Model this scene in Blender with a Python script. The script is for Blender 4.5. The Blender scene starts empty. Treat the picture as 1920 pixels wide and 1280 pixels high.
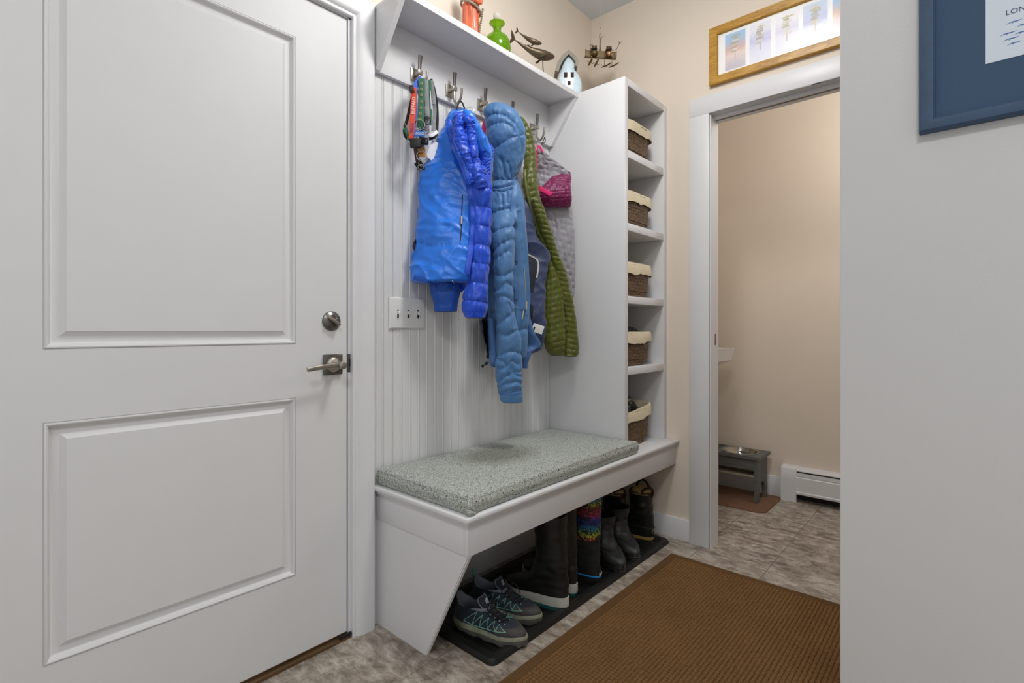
import bpy, bmesh, math, random
import numpy as np
from mathutils import Vector, Matrix, noise
from mathutils.bvhtree import BVHTree
random.seed(7)
PI = math.pi
COL = bpy.context.scene.collection

# ------------------------------------------------------------------ camera
CAM = Vector((1.589, 0.0, 1.05)); F = 964.0; CU = 960.0; CV = 618.0
TH = math.atan2(0.6657, 0.7462)
FW = Vector((-math.sin(TH), math.cos(TH), 0)); RT = Vector((math.cos(TH), math.sin(TH), 0)); UP = Vector((0, 0, 1))
def ray(u, v): return FW + RT*((u-CU)/F) + UP*((CV-v)/F)
def WX(u, v, x):
    d = ray(u, v); return CAM + d*((x-CAM.x)/d.x)
def WY(u, v, y):
    d = ray(u, v); return CAM + d*((y-CAM.y)/d.y)
def WZ(u, v, z):
    d = ray(u, v); return CAM + d*((z-CAM.z)/d.z)
def depth(p): return (p-CAM).dot(FW)

cd = bpy.data.cameras.new('camera'); cam = bpy.data.objects.new('camera', cd); COL.objects.link(cam)
cam.location = CAM; cam.rotation_euler = (PI/2, 0, TH)
cd.sensor_width = 36; cd.lens = F/1920*36; cd.shift_y = -(640-CV)/1920; cd.clip_start = .02
bpy.context.scene.camera = cam

# ------------------------------------------------------------------ materials
def lin(c):
    c = c/255.0
    return c/12.92 if c <= .04045 else ((c+.055)/1.055)**2.4
def rgb(r, g, b): return (lin(r), lin(g), lin(b), 1)
class NT:
    def __init__(s, name):
        s.m = bpy.data.materials.new(name); s.m.use_nodes = True
        s.t = s.m.node_tree; s.b = s.t.nodes['Principled BSDF']
        s.tc = s.t.nodes.new('ShaderNodeTexCoord')
    def n(s, typ, **kw):
        x = s.t.nodes.new('ShaderNode'+typ)
        for k, v in kw.items():
            if k in x.inputs.keys() if isinstance(k, str) else False: x.inputs[k].default_value = v
            else: setattr(x, k, v)
        return x
    def l(s, a, b): s.t.links.new(a, b)
    def map(s, scale=(1,1,1), loc=(0,0,0), rot=(0,0,0)):
        mp = s.t.nodes.new('ShaderNodeMapping'); mp.inputs['Scale'].default_value = scale
        mp.inputs['Location'].default_value = loc; mp.inputs['Rotation'].default_value = rot
        s.l(s.tc.outputs['Object'], mp.inputs['Vector']); return mp.outputs['Vector']
    def ramp(s, fac, stops, interp='LINEAR'):
        r = s.t.nodes.new('ShaderNodeValToRGB'); r.color_ramp.interpolation = interp
        e = r.color_ramp.elements
        while len(e) < len(stops): e.new(.5)
        for el, (p, c) in zip(e, stops): el.position = p; el.color = c
        s.l(fac, r.inputs['Fac']); return r.outputs['Color']
    def noise(s, scale, detail=4, rough=.55, vec=None, dist=0):
        x = s.t.nodes.new('ShaderNodeTexNoise'); x.inputs['Scale'].default_value = scale
        x.inputs['Detail'].default_value = detail; x.inputs['Roughness'].default_value = rough
        x.inputs['Distortion'].default_value = dist
        s.l(vec or s.tc.outputs['Object'], x.inputs['Vector']); return x.outputs['Fac']
    def bump(s, h, strength=.3, dist=.002):
        b = s.t.nodes.new('ShaderNodeBump'); b.inputs['Strength'].default_value = strength
        b.inputs['Distance'].default_value = dist; s.l(h, b.inputs['Height'])
        s.l(b.outputs['Normal'], s.b.inputs['Normal']); return b
def mat(name, c, rough=.5, metal=0, var=.0, vscale=8, bs=0, bscale=200, bd=.001, sheen=0, emit=None, spec=None, vec=(1,1,1), coat=0):
    t = NT(name); t.b.inputs['Roughness'].default_value = rough; t.b.inputs['Metallic'].default_value = metal
    col = rgb(*c)
    if var:
        f = t.noise(vscale, vec=t.map(vec))
        lo = tuple(max(0, x*(1-var)) for x in col[:3])+(1,); hi = tuple(min(1, x*(1+var)) for x in col[:3])+(1,)
        t.l(t.ramp(f, [(.3, lo), (.7, hi)]), t.b.inputs['Base Color'])
    else: t.b.inputs['Base Color'].default_value = col
    if bs: t.bump(t.noise(bscale, 5, vec=t.map(vec)), bs, bd)
    if sheen: t.b.inputs['Sheen Weight'].default_value = sheen
    if spec is not None: t.b.inputs['Specular IOR Level'].default_value = spec
    if coat: t.b.inputs['Coat Weight'].default_value = coat
    if emit: t.b.inputs['Emission Color'].default_value = rgb(*emit[:3]); t.b.inputs['Emission Strength'].default_value = emit[3]
    return t.m
M = {}
M['trim'] = mat('white_trim_paint', (222,222,224), .38, var=.01, bs=.05, bscale=60)
M['door'] = mat('door_paint', (218,218,218), .5, var=.01, bs=.06, bscale=150)
M['bead'] = mat('beadboard_paint', (220,220,220), .42, var=.01, bs=.05, bscale=60)
M['wallbeige'] = mat('beige_wall_paint', (228,215,200), .7, var=.015, vscale=3, bs=.12, bscale=180)
M['wallgrey'] = mat('grey_wall_paint', (214,214,214), .7, var=.012, vscale=3, bs=.15, bscale=320, bd=.001)
M['ceil'] = mat('ceiling_paint', (214,220,226), .8, var=.01, bs=.15, bscale=120)
M['nickel'] = mat('brushed_nickel', (172,166,156), .38, 1, var=.1, vscale=40, bs=.05, bscale=300)
M['nickeldark'] = mat('dark_satin_nickel', (120,118,114), .32, 1, var=.08, vscale=30)
M['chrome'] = mat('shiny_steel', (210,210,208), .15, 1, var=.04)
M['black'] = mat('black_rubber', (20,20,21), .5, var=.2, vscale=15, bs=.15, bscale=90)
M['blackfab'] = mat('black_webbing', (26,27,28), .75, var=.2, vscale=80, bs=.4, bscale=500)
M['darkgap'] = mat('dark_gap', (14,13,12), .8, var=.1)
M['plastic'] = mat('white_switch_plastic', (226,226,224), .3, var=.01)
M['porcelain'] = mat('white_porcelain', (236,236,238), .12, var=.01)
M['bronze'] = mat('bronze_metal', (118,100,72), .42, .75, var=.25, vscale=60, bs=.2, bscale=120)
M['copper'] = mat('polished_copper', (196,150,110), .25, .9, var=.2, vscale=60)
M['whalebr'] = mat('dark_bronze', (92,78,58), .38, .5, var=.2, vscale=40, bs=.15, bscale=90)
M['standgrey'] = mat('grey_stained_wood', (96,97,96), .5, var=.15, vscale=10, vec=(1,12,12), bs=.2, bscale=60)
M['brownmat'] = mat('brown_carpet', (120,88,66), .95, var=.15, vscale=60, bs=.6, bscale=400)
M['wood'] = None

def wood_mat():
    t = NT('honey_oak_frame'); f = t.noise(14, 6, .6, t.map((1.2,10,6)), .6)
    t.l(t.ramp(f, [(.25, rgb(140,95,25)), (.5, rgb(186,138,48)), (.75, rgb(204,160,74))]), t.b.inputs['Base Color'])
    t.b.inputs['Roughness'].default_value = .35; t.bump(f, .15, .001); return t.m
M['wood'] = wood_mat()

def floor_mat():
    t = NT('slate_look_tile')
    mp = t.n('Mapping'); t.l(t.tc.outputs['Object'], mp.inputs['Vector'])
    sep = t.n('SeparateXYZ'); t.l(t.tc.outputs['Object'], sep.inputs[0])
    comb = t.n('CombineXYZ'); t.l(sep.outputs['Y'], comb.inputs['X']); t.l(sep.outputs['X'], comb.inputs['Y'])
    m2 = t.n('Mapping'); m2.inputs['Location'].default_value = (-.195, -.01, 0); t.l(comb.outputs[0], m2.inputs['Vector'])
    br = t.n('TexBrick'); t.l(m2.outputs[0], br.inputs['Vector'])
    br.inputs['Scale'].default_value = 1; br.inputs['Brick Width'].default_value = .61; br.inputs['Row Height'].default_value = .305
    br.inputs['Mortar Size'].default_value = .0022; br.inputs['Mortar Smooth'].default_value = .3; br.offset = .33
    br.inputs['Color1'].default_value = (.42,.42,.42,1); br.inputs['Color2'].default_value = (.6,.6,.6,1); br.inputs['Mortar'].default_value = (0,0,0,1)
    n1 = t.noise(7, 10, .72, t.map((1,1,1)), 1.6)
    n2 = t.noise(14, 9, .75, t.map((.8,2.6,1), rot=(0,0,.5)), 1.0)
    mx = t.n('MixRGB'); mx.inputs['Fac'].default_value = .5; t.l(n1, mx.inputs[1]); t.l(n2, mx.inputs[2])
    c = t.ramp(mx.outputs[0], [(.37, rgb(92,82,72)), (.455, rgb(138,126,114)), (.53, rgb(172,161,149)), (.63, rgb(210,203,194))])
    sp = t.noise(600, 2, .5)
    m3 = t.n('MixRGB'); m3.blend_type = 'OVERLAY'; m3.inputs['Fac'].default_value = .35; t.l(c, m3.inputs[1]); t.l(sp, m3.inputs[2])
    m4 = t.n('MixRGB'); m4.blend_type = 'OVERLAY'; m4.inputs['Fac'].default_value = .35; t.l(m3.outputs[0], m4.inputs[1]); t.l(br.outputs['Color'], m4.inputs[2])
    m5 = t.n('MixRGB'); t.l(br.outputs['Fac'], m5.inputs['Fac']); t.l(m4.outputs[0], m5.inputs[1]); m5.inputs[2].default_value = rgb(120,110,98)
    t.l(m5.outputs[0], t.b.inputs['Base Color']); t.b.inputs['Roughness'].default_value = .5
    t.bump(mx.outputs[0], .5, .004); return t.m
M['floor'] = floor_mat()

def doormat_mat(name, dark=1.0):
    t = NT(name); f = t.noise(900, 3, .7); g = t.noise(5, 3)
    c = t.ramp(f, [(.3, rgb(80*dark,55*dark,32*dark)), (.55, rgb(134*dark,99*dark,62*dark)), (.75, rgb(184*dark,148*dark,104*dark))])
    m = t.n('MixRGB'); m.blend_type = 'OVERLAY'; m.inputs['Fac'].default_value = .3; t.l(c, m.inputs[1]); t.l(g, m.inputs[2])
    t.l(m.outputs[0], t.b.inputs['Base Color']); t.b.inputs['Roughness'].default_value = .95
    t.b.inputs['Specular IOR Level'].default_value = .1; t.bump(f, .8, .002); return t.m
M['matc'] = doormat_mat('brown_doormat_pile'); M['matb'] = doormat_mat('brown_doormat_border', .82)

def cushion_mat():
    t = NT('tweed_cushion_fabric')
    w = t.noise(230, 3, .6, t.map((1,2.2,1))); w2 = t.noise(230, 3, .6, t.map((2.2,1,1.6)))
    m = t.n('MixRGB'); m.inputs['Fac'].default_value = .5; t.l(w, m.inputs[1]); t.l(w2, m.inputs[2])
    c = t.ramp(m.outputs[0], [(.38, rgb(80,84,82)), (.46, rgb(146,151,146)), (.54, rgb(190,194,187)), (.66, rgb(220,222,216))])
    vo = t.n('TexVoronoi'); vo.inputs['Scale'].default_value = 95; t.l(t.map((1.6,.7,1)), vo.inputs['Vector'])
    sp = t.ramp(vo.outputs['Distance'], [(.16, (0,0,0,1)), (.28, (1,1,1,1))])
    nz = t.noise(60, 2); gate = t.ramp(nz, [(.44, (1,1,1,1)), (.50, (0,0,0,1))])
    mxx = t.n('MixRGB'); mxx.blend_type = 'ADD'; mxx.inputs['Fac'].default_value = 1; t.l(sp, mxx.inputs[1]); t.l(gate, mxx.inputs[2])
    md = t.n('MixRGB'); t.l(mxx.outputs[0], md.inputs['Fac']); md.inputs[1].default_value = rgb(52,56,56); t.l(c, md.inputs[2])
    # stain patch of olive tone
    st = t.n('TexGradient'); st.gradient_type = 'SPHERICAL'; t.l(t.map((5.5,4.2,0), loc=(.28,.40,0)), st.inputs['Vector'])
    sr = t.ramp(st.outputs['Fac'], [(.10, (0,0,0,1)), (.6, (.7,.7,.7,1))])
    me = t.n('MixRGB'); me.blend_type = 'MULTIPLY'; t.l(sr, me.inputs['Fac']); t.l(md.outputs[0], me.inputs[1]); me.inputs[2].default_value = rgb(172,170,156)
    t.l(me.outputs[0], t.b.inputs['Base Color']); t.b.inputs['Roughness'].default_value = .9; t.b.inputs['Specular IOR Level'].default_value = .15
    t.bump(m.outputs[0], .7, .0015); return t.m
M['cushion'] = cushion_mat()

def fabric(name, c, rough=.42, crinkle=.35, sc=55, var=.12, spec=.45, vec=(1,1,1), dist=.004):
    t = NT(name); f = t.noise(sc, 5, .6, t.map(vec), .8); g = t.noise(7, 3)
    col = rgb(*c)
    t.l(t.ramp(g, [(.3, tuple(x*(1-var) for x in col[:3])+(1,)), (.7, tuple(min(1,x*(1+var)) for x in col[:3])+(1,))]), t.b.inputs['Base Color'])
    t.b.inputs['Roughness'].default_value = rough; t.b.inputs['Specular IOR Level'].default_value = spec
    t.b.inputs['Sheen Weight'].default_value = .15
    t.bump(f, crinkle, dist); return t.m
M['j1'] = fabric('bright_blue_shell_nylon', (4,112,222), .38, .3, 26, .2, .6)
M['j1d'] = fabric('royal_blue_down_lining', (4,72,204), .38, .45, 45, .2, .5)
M['j1h'] = fabric('deep_blue_cuff_nylon', (18,78,172), .5, .3, 40, .15, .4)
M['j2'] = fabric('steel_blue_nylon', (74,120,170), .48, .3, 34, .14, .45)
M['j2d'] = fabric('steel_blue_trim', (62,104,158), .5, .4, 60, .14, .4)
M['j3'] = fabric('navy_nylon', (52,64,98), .5, .4, 34, .2, .4)
M['j3d'] = fabric('black_navy_fabric', (30,33,48), .7, .3, 50, .2, .3)
M['j4'] = fabric('olive_green_nylon', (86,92,12), .4, .4, 60, .18, .55)
M['j5'] = fabric('grey_quilted_nylon', (158,156,164), .45, .5, 60, .12, .4)
M['j5m'] = fabric('magenta_nylon', (122,12,80), .42, .4, 60, .15, .5)
M['j5p'] = fabric('hot_pink_trim', (238,44,122), .5, .3, 60, .08, .4)
M['fleece'] = mat('white_fleece', (206,204,196), .95, var=.1, vscale=200, bs=.8, bscale=500, bd=.003)
M['label'] = mat('white_label', (232,232,230), .6, var=.04, vscale=60)

def basket_mat():
    t = NT('woven_brown_rush'); f = t.noise(110, 4, .6, t.map((1,1,1.6)))
    t.l(t.ramp(f, [(.3, rgb(50,36,24)), (.5, rgb(96,72,48)), (.72, rgb(142,114,82))]), t.b.inputs['Base Color'])
    t.b.inputs['Roughness'].default_value = .6; t.bump(f, .6, .002); return t.m
M['basket'] = basket_mat()
M['liner'] = fabric('cream_cotton_liner', (224,210,180), .9, .5, 70, .05, .1)
def camo_mat():
    t = NT('camouflage_fabric'); f = t.noise(38, 2, .5)
    t.l(t.ramp(f, [(.4, rgb(30,32,28)), (.47, rgb(84,86,66)), (.53, rgb(150,146,124)), (.6, rgb(60,64,48))], 'CONSTANT'), t.b.inputs['Base Color'])
    t.b.inputs['Roughness'].default_value = .9; t.bump(t.noise(80), .4, .003); return t.m
M['camo'] = camo_mat()
def leopard_mat():
    t = NT('leopard_print_webbing'); v = t.n('TexVoronoi'); v.inputs['Scale'].default_value = 150; t.l(t.tc.outputs['Object'], v.inputs['Vector'])
    t.l(t.ramp(v.outputs['Distance'], [(.2, rgb(120,72,20)), (.35, rgb(34,20,10)), (.5, rgb(190,132,60))]), t.b.inputs['Base Color'])
    t.b.inputs['Roughness'].default_value = .8; return t.m
M['leopard'] = leopard_mat()
M['orange'] = mat('orange_red_webbing', (212,72,42), .7, var=.1, vscale=200, bs=.4, bscale=500)
M['bluestrap'] = mat('blue_webbing', (46,92,200), .7, var=.1, vscale=200, bs=.4, bscale=500)
M['greenstrap'] = mat('green_webbing', (52,104,78), .75, var=.15, vscale=200, bs=.4, bscale=500)
M['greystrap'] = mat('grey_webbing', (140,142,146), .7, var=.2, vscale=200, bs=.4, bscale=500)
M['leather'] = mat('dark_brown_leather', (58,34,22), .5, var=.25, vscale=30, bs=.3, bscale=150)
M['tagblue'] = mat('blue_tag_enamel', (20,96,190), .3, .2, var=.05)
M['whitepaint'] = mat('white_lettering', (236,236,236), .6, var=.02)
M['bluepaint'] = mat('blue_lettering', (46,60,150), .6, var=.02)
M['rustpaint'] = mat('tan_lettering', (176,150,110), .7, var=.15, vscale=200)

# ------------------------------------------------------------------ object helpers
ORG = {}
def setp(o, label=None, cat=None, group=None, kind=None):
    if label: o['label'] = label
    if cat: o['category'] = cat
    if group: o['group'] = group
    if kind: o['kind'] = kind
    return o
def thing(name, label, cat, loc, group=None):
    o = bpy.data.objects.new(name, None); COL.objects.link(o); o.empty_display_size = .05
    o.location = loc; ORG[o.name] = Vector(loc); return setp(o, label, cat, group)
def link_mesh(name, me, m, parent=None, loc=None):
    if m: me.materials.append(m)
    o = bpy.data.objects.new(name, me); COL.objects.link(o)
    if parent:
        og = ORG[parent.name]; o.parent = parent
    else:
        if loc is None:
            n = len(me.vertices); co = np.zeros(n*3); me.vertices.foreach_get('co', co); co = co.reshape(-1, 3)
            mn = co.min(0); mx = co.max(0); loc = ((mn[0]+mx[0])/2, (mn[1]+mx[1])/2, mn[2])
        og = Vector(loc); o.location = og
    me.transform(Matrix.Translation(-og)); ORG[o.name] = og
    me.update(); return o
class MB:
    def __init__(s): s.b = bmesh.new()
    def box(s, a, c, bev=0, seg=2, mtx=None):
        t = bmesh.new(); r = bmesh.ops.create_cube(t, size=1)
        for v in t.verts: v.co = Vector([(a[i]+c[i])/2 + v.co[i]*(c[i]-a[i]) for i in range(3)])
        if bev: bmesh.ops.bevel(t, geom=list(t.edges), offset=bev, segments=seg, profile=.5, affect='EDGES')
        s.add(t, mtx); return s
    def add(s, t, mtx=None):
        if mtx is not None: t.transform(mtx)
        me = bpy.data.meshes.new('_t'); t.to_mesh(me); s.b.from_mesh(me); bpy.data.meshes.remove(me); t.free(); return s
    def grid(s, P, closeu=False, closev=False, cap0=False, cap1=False):
        """P: array rows x cols x 3. closev closes around columns"""
        R = len(P); C = len(P[0]); V = [[s.b.verts.new(Vector(p)) for p in row] for row in P]
        for i in range(R if closeu else R-1):
            for j in range(C if closev else C-1):
                try: s.b.faces.new((V[i][j], V[i][(j+1) % C], V[(i+1) % R][(j+1) % C], V[(i+1) % R][j]))
                except ValueError: pass
        for flag, row in ((cap0, V[0]), (cap1, V[-1])):
            if flag:
                c = sum((v.co for v in row), Vector())/len(row); cv = s.b.verts.new(c)
                for j in range(C): s.b.faces.new((row[j], row[(j+1) % C], cv))
        return s
    def tube(s, pts, r, n=10, flat=None, closed=False, cap=True, wdir=None):
        """round tube, or flat ribbon if flat=(width,thick); r may be list"""
        pts = [Vector(p) for p in pts]; N = len(pts); rows = []
        prev = None
        for i, p in enumerate(pts):
            a = pts[(i-1) % N] if (closed or i > 0) else p; b = pts[(i+1) % N] if (closed or i < N-1) else p
            t = (b-a).normalized()
            if wdir is not None:
                nd = Vector(wdir(p) if callable(wdir) else wdir); x = t.cross(nd).normalized(); y = x.cross(t).normalized()
            else:
                ref = prev if prev is not None else (Vector((0,0,1)) if abs(t.z) < .9 else Vector((1,0,0)))
                x = t.cross(ref).normalized(); y = x.cross(t).normalized(); prev = y
            rr = r[i] if isinstance(r, (list, tuple)) else r
            row = []
            for k in range(n):
                an = 2*PI*k/n
                if flat:
                    w, th = (flat(i/(N-1)) if callable(flat) else flat)
                    cx = math.copysign(abs(math.cos(an))**.45, math.cos(an)); sy = math.copysign(abs(math.sin(an))**.45, math.sin(an))
                    row.append(p + x*(cx*w/2) + y*(sy*th/2))
                else: row.append(p + x*(math.cos(an)*rr) + y*(math.sin(an)*rr))
            rows.append(row)
        return s.grid(rows, closeu=closed, closev=True, cap0=cap and not closed, cap1=cap and not closed)
    def lathe(s, prof, org=(0,0,0), n=48, mtx=None):
        rows = [[Vector((r*math.cos(2*PI*k/n), r*math.sin(2*PI*k/n), z)) for k in range(n)] for r, z in prof]
        t = MB(); t.grid(rows, closev=True)
        m = Matrix.Translation(Vector(org)) @ (mtx or Matrix())
        return s.add(t.b, m)
    def ell(s, c, r, mtx=None, u=20, v=12):
        t = bmesh.new(); bmesh.ops.create_uvsphere(t, u_segments=u, v_segments=v, radius=1)
        m = Matrix.Translation(Vector(c)) @ (mtx or Matrix()) @ Matrix.Diagonal((r[0], r[1], r[2], 1))
        return s.add(t, m)
    def prism(s, poly, a, b):
        """poly: list of Vector at base; extrude by vector b-a"""
        d = Vector(b)-Vector(a); lo = [s.b.verts.new(Vector(p)) for p in poly]; hi = [s.b.verts.new(Vector(p)+d) for p in poly]
        s.b.faces.new(lo); s.b.faces.new(list(reversed(hi)))
        n = len(poly)
        for i in range(n): s.b.faces.new((lo[i], lo[(i+1) % n], hi[(i+1) % n], hi[i]))
        return s
    def rings(s, rects, fn, close_last=True):
        """concentric rectangle rings; rects list of (x0,x1,y0,y1,h); fn maps (a,b,h)->Vector"""
        rows = [[fn(x0, y0, h), fn(x1, y0, h), fn(x1, y1, h), fn(x0, y1, h)] for x0, x1, y0, y1, h in rects]
        V = [[s.b.verts.new(p) for p in row] for row in rows]
        for i in range(len(V)-1):
            for j in range(4): s.b.faces.new((V[i][j], V[i][(j+1) % 4], V[i+1][(j+1) % 4], V[i+1][j]))
        if close_last: s.b.faces.new(V[-1])
        return s
    def build(s, name, m, parent=None, smooth=35, loc=None):
        bmesh.ops.remove_doubles(s.b, verts=s.b.verts, dist=1e-6)
        bmesh.ops.recalc_face_normals(s.b, faces=s.b.faces)
        me = bpy.data.meshes.new(name); s.b.to_mesh(me); s.b.free()
        if smooth:
            me.polygons.foreach_set('use_smooth', [True]*len(me.polygons))
            me.set_sharp_from_angle(angle=math.radians(smooth))
        return link_mesh(name, me, m, parent, loc)
def struct(o): o['kind'] = 'structure'; return o
def box(name, a, c, m, parent=None, bev=.0015, **k): return MB().box(a, c, bev).build(name, m, parent, **k)

def text(name, s, m, parent, org, xd, yd, size, depth=.0004, align='LEFT'):
    cu = bpy.data.curves.new('_txt', 'FONT'); cu.body = s; cu.size = size; cu.extrude = depth; cu.align_x = align; cu.align_y = 'CENTER'
    cu.resolution_u = 3
    o = bpy.data.objects.new('_txt', cu); COL.objects.link(o)
    dg = bpy.context.evaluated_depsgraph_get(); me = bpy.data.meshes.new_from_object(o.evaluated_get(dg))
    bpy.data.objects.remove(o); bpy.data.curves.remove(cu)
    xd = Vector(xd).normalized(); yd = Vector(yd).normalized(); zd = xd.cross(yd)
    me.transform(Matrix(((xd.x, yd.x, zd.x, org[0]), (xd.y, yd.y, zd.y, org[1]), (xd.z, yd.z, zd.z, org[2]), (0,0,0,1))))
    me.name = name; me.materials.clear()
    return link_mesh(name, me, m, parent)

def cr(pts, n):
    """Catmull-Rom through points (tuples), n samples"""
    P = np.array(pts, float); K = len(P); out = []
    for q in np.linspace(0, K-1, n):
        i = min(int(q), K-2); f = q-i
        p0 = P[max(i-1, 0)]; p1 = P[i]; p2 = P[i+1]; p3 = P[min(i+2, K-1)]
        out.append(.5*((2*p1)+(-p0+p2)*f+(2*p0-5*p1+4*p2-p3)*f*f+(-p0+3*p1-3*p2+p3)*f**3))
    return np.array(out)
def crv(pts, n): return [Vector(p) for p in cr([tuple(p) for p in pts], n)]
def smi(xs, ys, x):
    """monotone-ish smooth interpolation of stations"""
    return np.interp(x, xs, ys)
def bvh(*objs):
    vs = []; fs = []
    for o in objs:
        off = len(vs); og = ORG[o.name]
        vs += [v.co+og for v in o.data.vertices]; fs += [tuple(i+off for i in p.vertices) for p in o.data.polygons]
    return BVHTree.FromPolygons(vs, fs)
def hit(t, u, v, off=.003, fallback=.15):
    d = ray(u, v).normalized(); h, n, i, ds = t.ray_cast(CAM, d)
    if h is None: return WX(u, v, fallback)
    return h - d*off
# ------------------------------------------------------------------ THE SETTING
YF = 2.485; YB = 3.545; ZC = 2.81; YP = 1.2
def quadbox(name, a, c, m): return struct(MB().box(a, c).build(name, m, None, smooth=0))
fl = quadbox('floor', (-.1, -1.6, -.06), (3.2, 3.65, 0), M['floor'])
me = fl.data; me.transform(Matrix.Translation(ORG[fl.name])); fl.location = (0,0,0); ORG[fl.name] = Vector((0,0,0))
quadbox('ceiling', (-.12, -1.6, ZC), (3.2, 3.65, ZC+.06), M['ceil'])
# left wall: pieces leave the door opening free
b = MB(); X0 = -.02
b.box((-.12, -1.6, 0), (X0, .0, ZC)); b.box((-.12, 0, 2.13), (X0, .95, ZC)); b.box((-.12, .95, 0), (X0, 3.65, ZC))
struct(b.build('wall_left', M['wallbeige'], None, smooth=0))
# far wall with doorway
DX0, DX1, DZ = .656, 1.50, 2.10
b = MB(); b.box((X0, YF, 0), (DX0, YF+.09, ZC)); b.box((DX1, YF, 0), (3.1, YF+.09, ZC)); b.box((DX0, YF, DZ), (DX1, YF+.09, ZC))
struct(b.build('wall_far', M['wallbeige'], None, smooth=0))
quadbox('wall_bathroom', (X0, YB, 0), (3.1, YB+.1, ZC), M['wallbeige'])
b = MB(); b.box((1.394, YP, 0), (3.1, YP+.12, ZC), .004); struct(b.build('wall_partition', M['wallgrey'], None))
quadbox('wall_right', (3.1, YP, 0), (3.2, YB+.1, ZC), M['wallbeige'])

# beadboard panel as one profiled sheet
def beadboard():
    y0, y1 = 1.028, YF; pts = []
    pitch = .0408; k0 = 1.241-5*pitch
    y = y0; prof = [(y0, 0.)]
    k = 0
    while True:
        c = k0+k*pitch
        k += 1
        if c < y0+.01: continue
        if c > y1-.01: break
        # groove, bead, groove
        prof += [(c-.0062, 0), (c-.0046, -.0038), (c-.003, -.0005), (c, .0012), (c+.003, -.0005), (c+.0046, -.0038), (c+.0062, 0)]
    prof.append((y1, 0))
    m = MB(); m.grid([[(x, y, 0.0) for y, x in prof], [(x, y, 2.0) for y, x in prof]])
    m.box((-.02, y0, 0), (-.005, y1, 2.0))
    return m.build('trim_1', M['bead'], None, smooth=50)
bb = struct(beadboard())

# entry door
def door():
    D0, D1, zt, zb = .02, .9335, 2.108, .022
    m = MB()
    pan = [(.163, .757, .2755, .836), (.163, .757, 1.0045, 1.9735)]
    fn = lambda a, c, h: Vector((h, a, c))
    def quad(a, c, e, f): 
        V = [m.b.verts.new(Vector((0, p, q))) for p, q in ((a, e), (c, e), (c, f), (a, f))]; m.b.faces.new(V)
    quad(D0, .163, zb, zt); quad(.757, D1, zb, zt)
    quad(.163, .757, zb, .2755); quad(.163, .757, .836, 1.0045); quad(.163, .757, 1.9735, zt)
    for a, c, e, f in pan:
        R = []
        for ins, h in [(0,0),(.001,-.002),(.002,-.0022),(.0032,.0022),(.006,.003),(.009,.001),(.011,-.004),(.0135,-.0085),(.016,-.0105),(.018,-.011),(.0295,-.0105),(.031,-.010),(.0415,-.0008),(.0425,-.0003)]:
            R.append((a+ins, c-ins, e+ins, f-ins, h))
        m.rings(R, fn)
    m.box((-.045, D0, zb), (-.012, D1, zt)); 
    # slab edges
    for (a, c, e, f) in ((D0, D0, zb, zt), (D1, D1, zb, zt)):
        V = [m.b.verts.new(Vector(p)) for p in ((0, a, e), (-.045, a, e), (-.045, a, f), (0, a, f))]; m.b.faces.new(V)
    for z in (zb, zt):
        V = [m.b.verts.new(Vector(p)) for p in ((0, D0, z), (-.045, D0, z), (-.045, D1, z), (0, D1, z))]; m.b.faces.new(V)
    return m.build('door_1', M['door'], None, smooth=25)
dr = struct(door())
# deadbolt
p = Vector((0, .8768, 1.079))
RX = Matrix.Rotation(PI/2, 4, 'Y')
d = MB().lathe([(0,.0125),(.020,.0125),(.0215,.012),(.027,.007),(.031,.0055),(.0325,.003),(.0325,0)], p, 48, RX).build('deadbolt', M['nickeldark'], dr, smooth=40)
m = MB(); a = math.radians(-36)
t = MB().box((.012, -.025, -.005), (.026, .025, .005), .003); m.add(t.b, Matrix.Translation(p) @ Matrix.Rotation(a, 4, 'X'))
tt = m.build('thumb_turn', M['nickel'], d)
MB().ell(p+Vector((.0128,.012,.008)), (.002,.003,.003)).build('screw', M['chrome'], d)
# lever handle
q = Vector((0, .880, .9345))
ro = MB().box((0, q.y-.034, q.z-.034), (.010, q.y+.034, q.z+.034), .003).build('lever_rosette', M['nickeldark'], dr)
MB().lathe([(.026,0),(.024,.006),(.018,.010),(.012,.012),(.0115,.05),(.0125,.052),(.0125,.064),(.010,.0655),(0,.0655)], q+Vector((.009,0,0)), 40, RX).build('lever_neck', M['nickel'], ro, smooth=40)
hp = crv([q+Vector((.050,0,0)), q+Vector((.052,-.03,-.001)), q+Vector((.054,-.07,-.004)), q+Vector((.053,-.112,-.009))], 16)
MB().tube(hp, 0, 16, flat=lambda s: (.019-.006*s, .011), wdir=(1,0,0)).build('lever', M['nickel'], ro, smooth=50)
MB().lathe([(.0065,0),(.0065,.002),(0,.0022)], q+Vector((.0635,0,0)), 24, RX).build('lock_button', M['chrome'], ro)
# jamb, strike, threshold
b = MB(); b.box((-.05, .9375, 0), (.004, .952, 2.125)); b.box((-.05, .0, 2.111), (.004, .952, 2.13)); b.box((-.05,.0,0),(.004,.016,2.125))
jb = struct(b.build('trim_2', M['trim'], None, smooth=0))
MB().box((-.002, .9372, .905), (.0052, .9455, .968), .001).build('strike_plate', M['nickeldark'], jb)
MB().box((.003,.9385,.925),(.0062,.944,.950),.001).build('strike_slot', M['darkgap'], jb)
box('weatherstrip', (-.03, .9336, .02), (-.004, .9374, 2.108), M['darkgap'], jb, 0)
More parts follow.
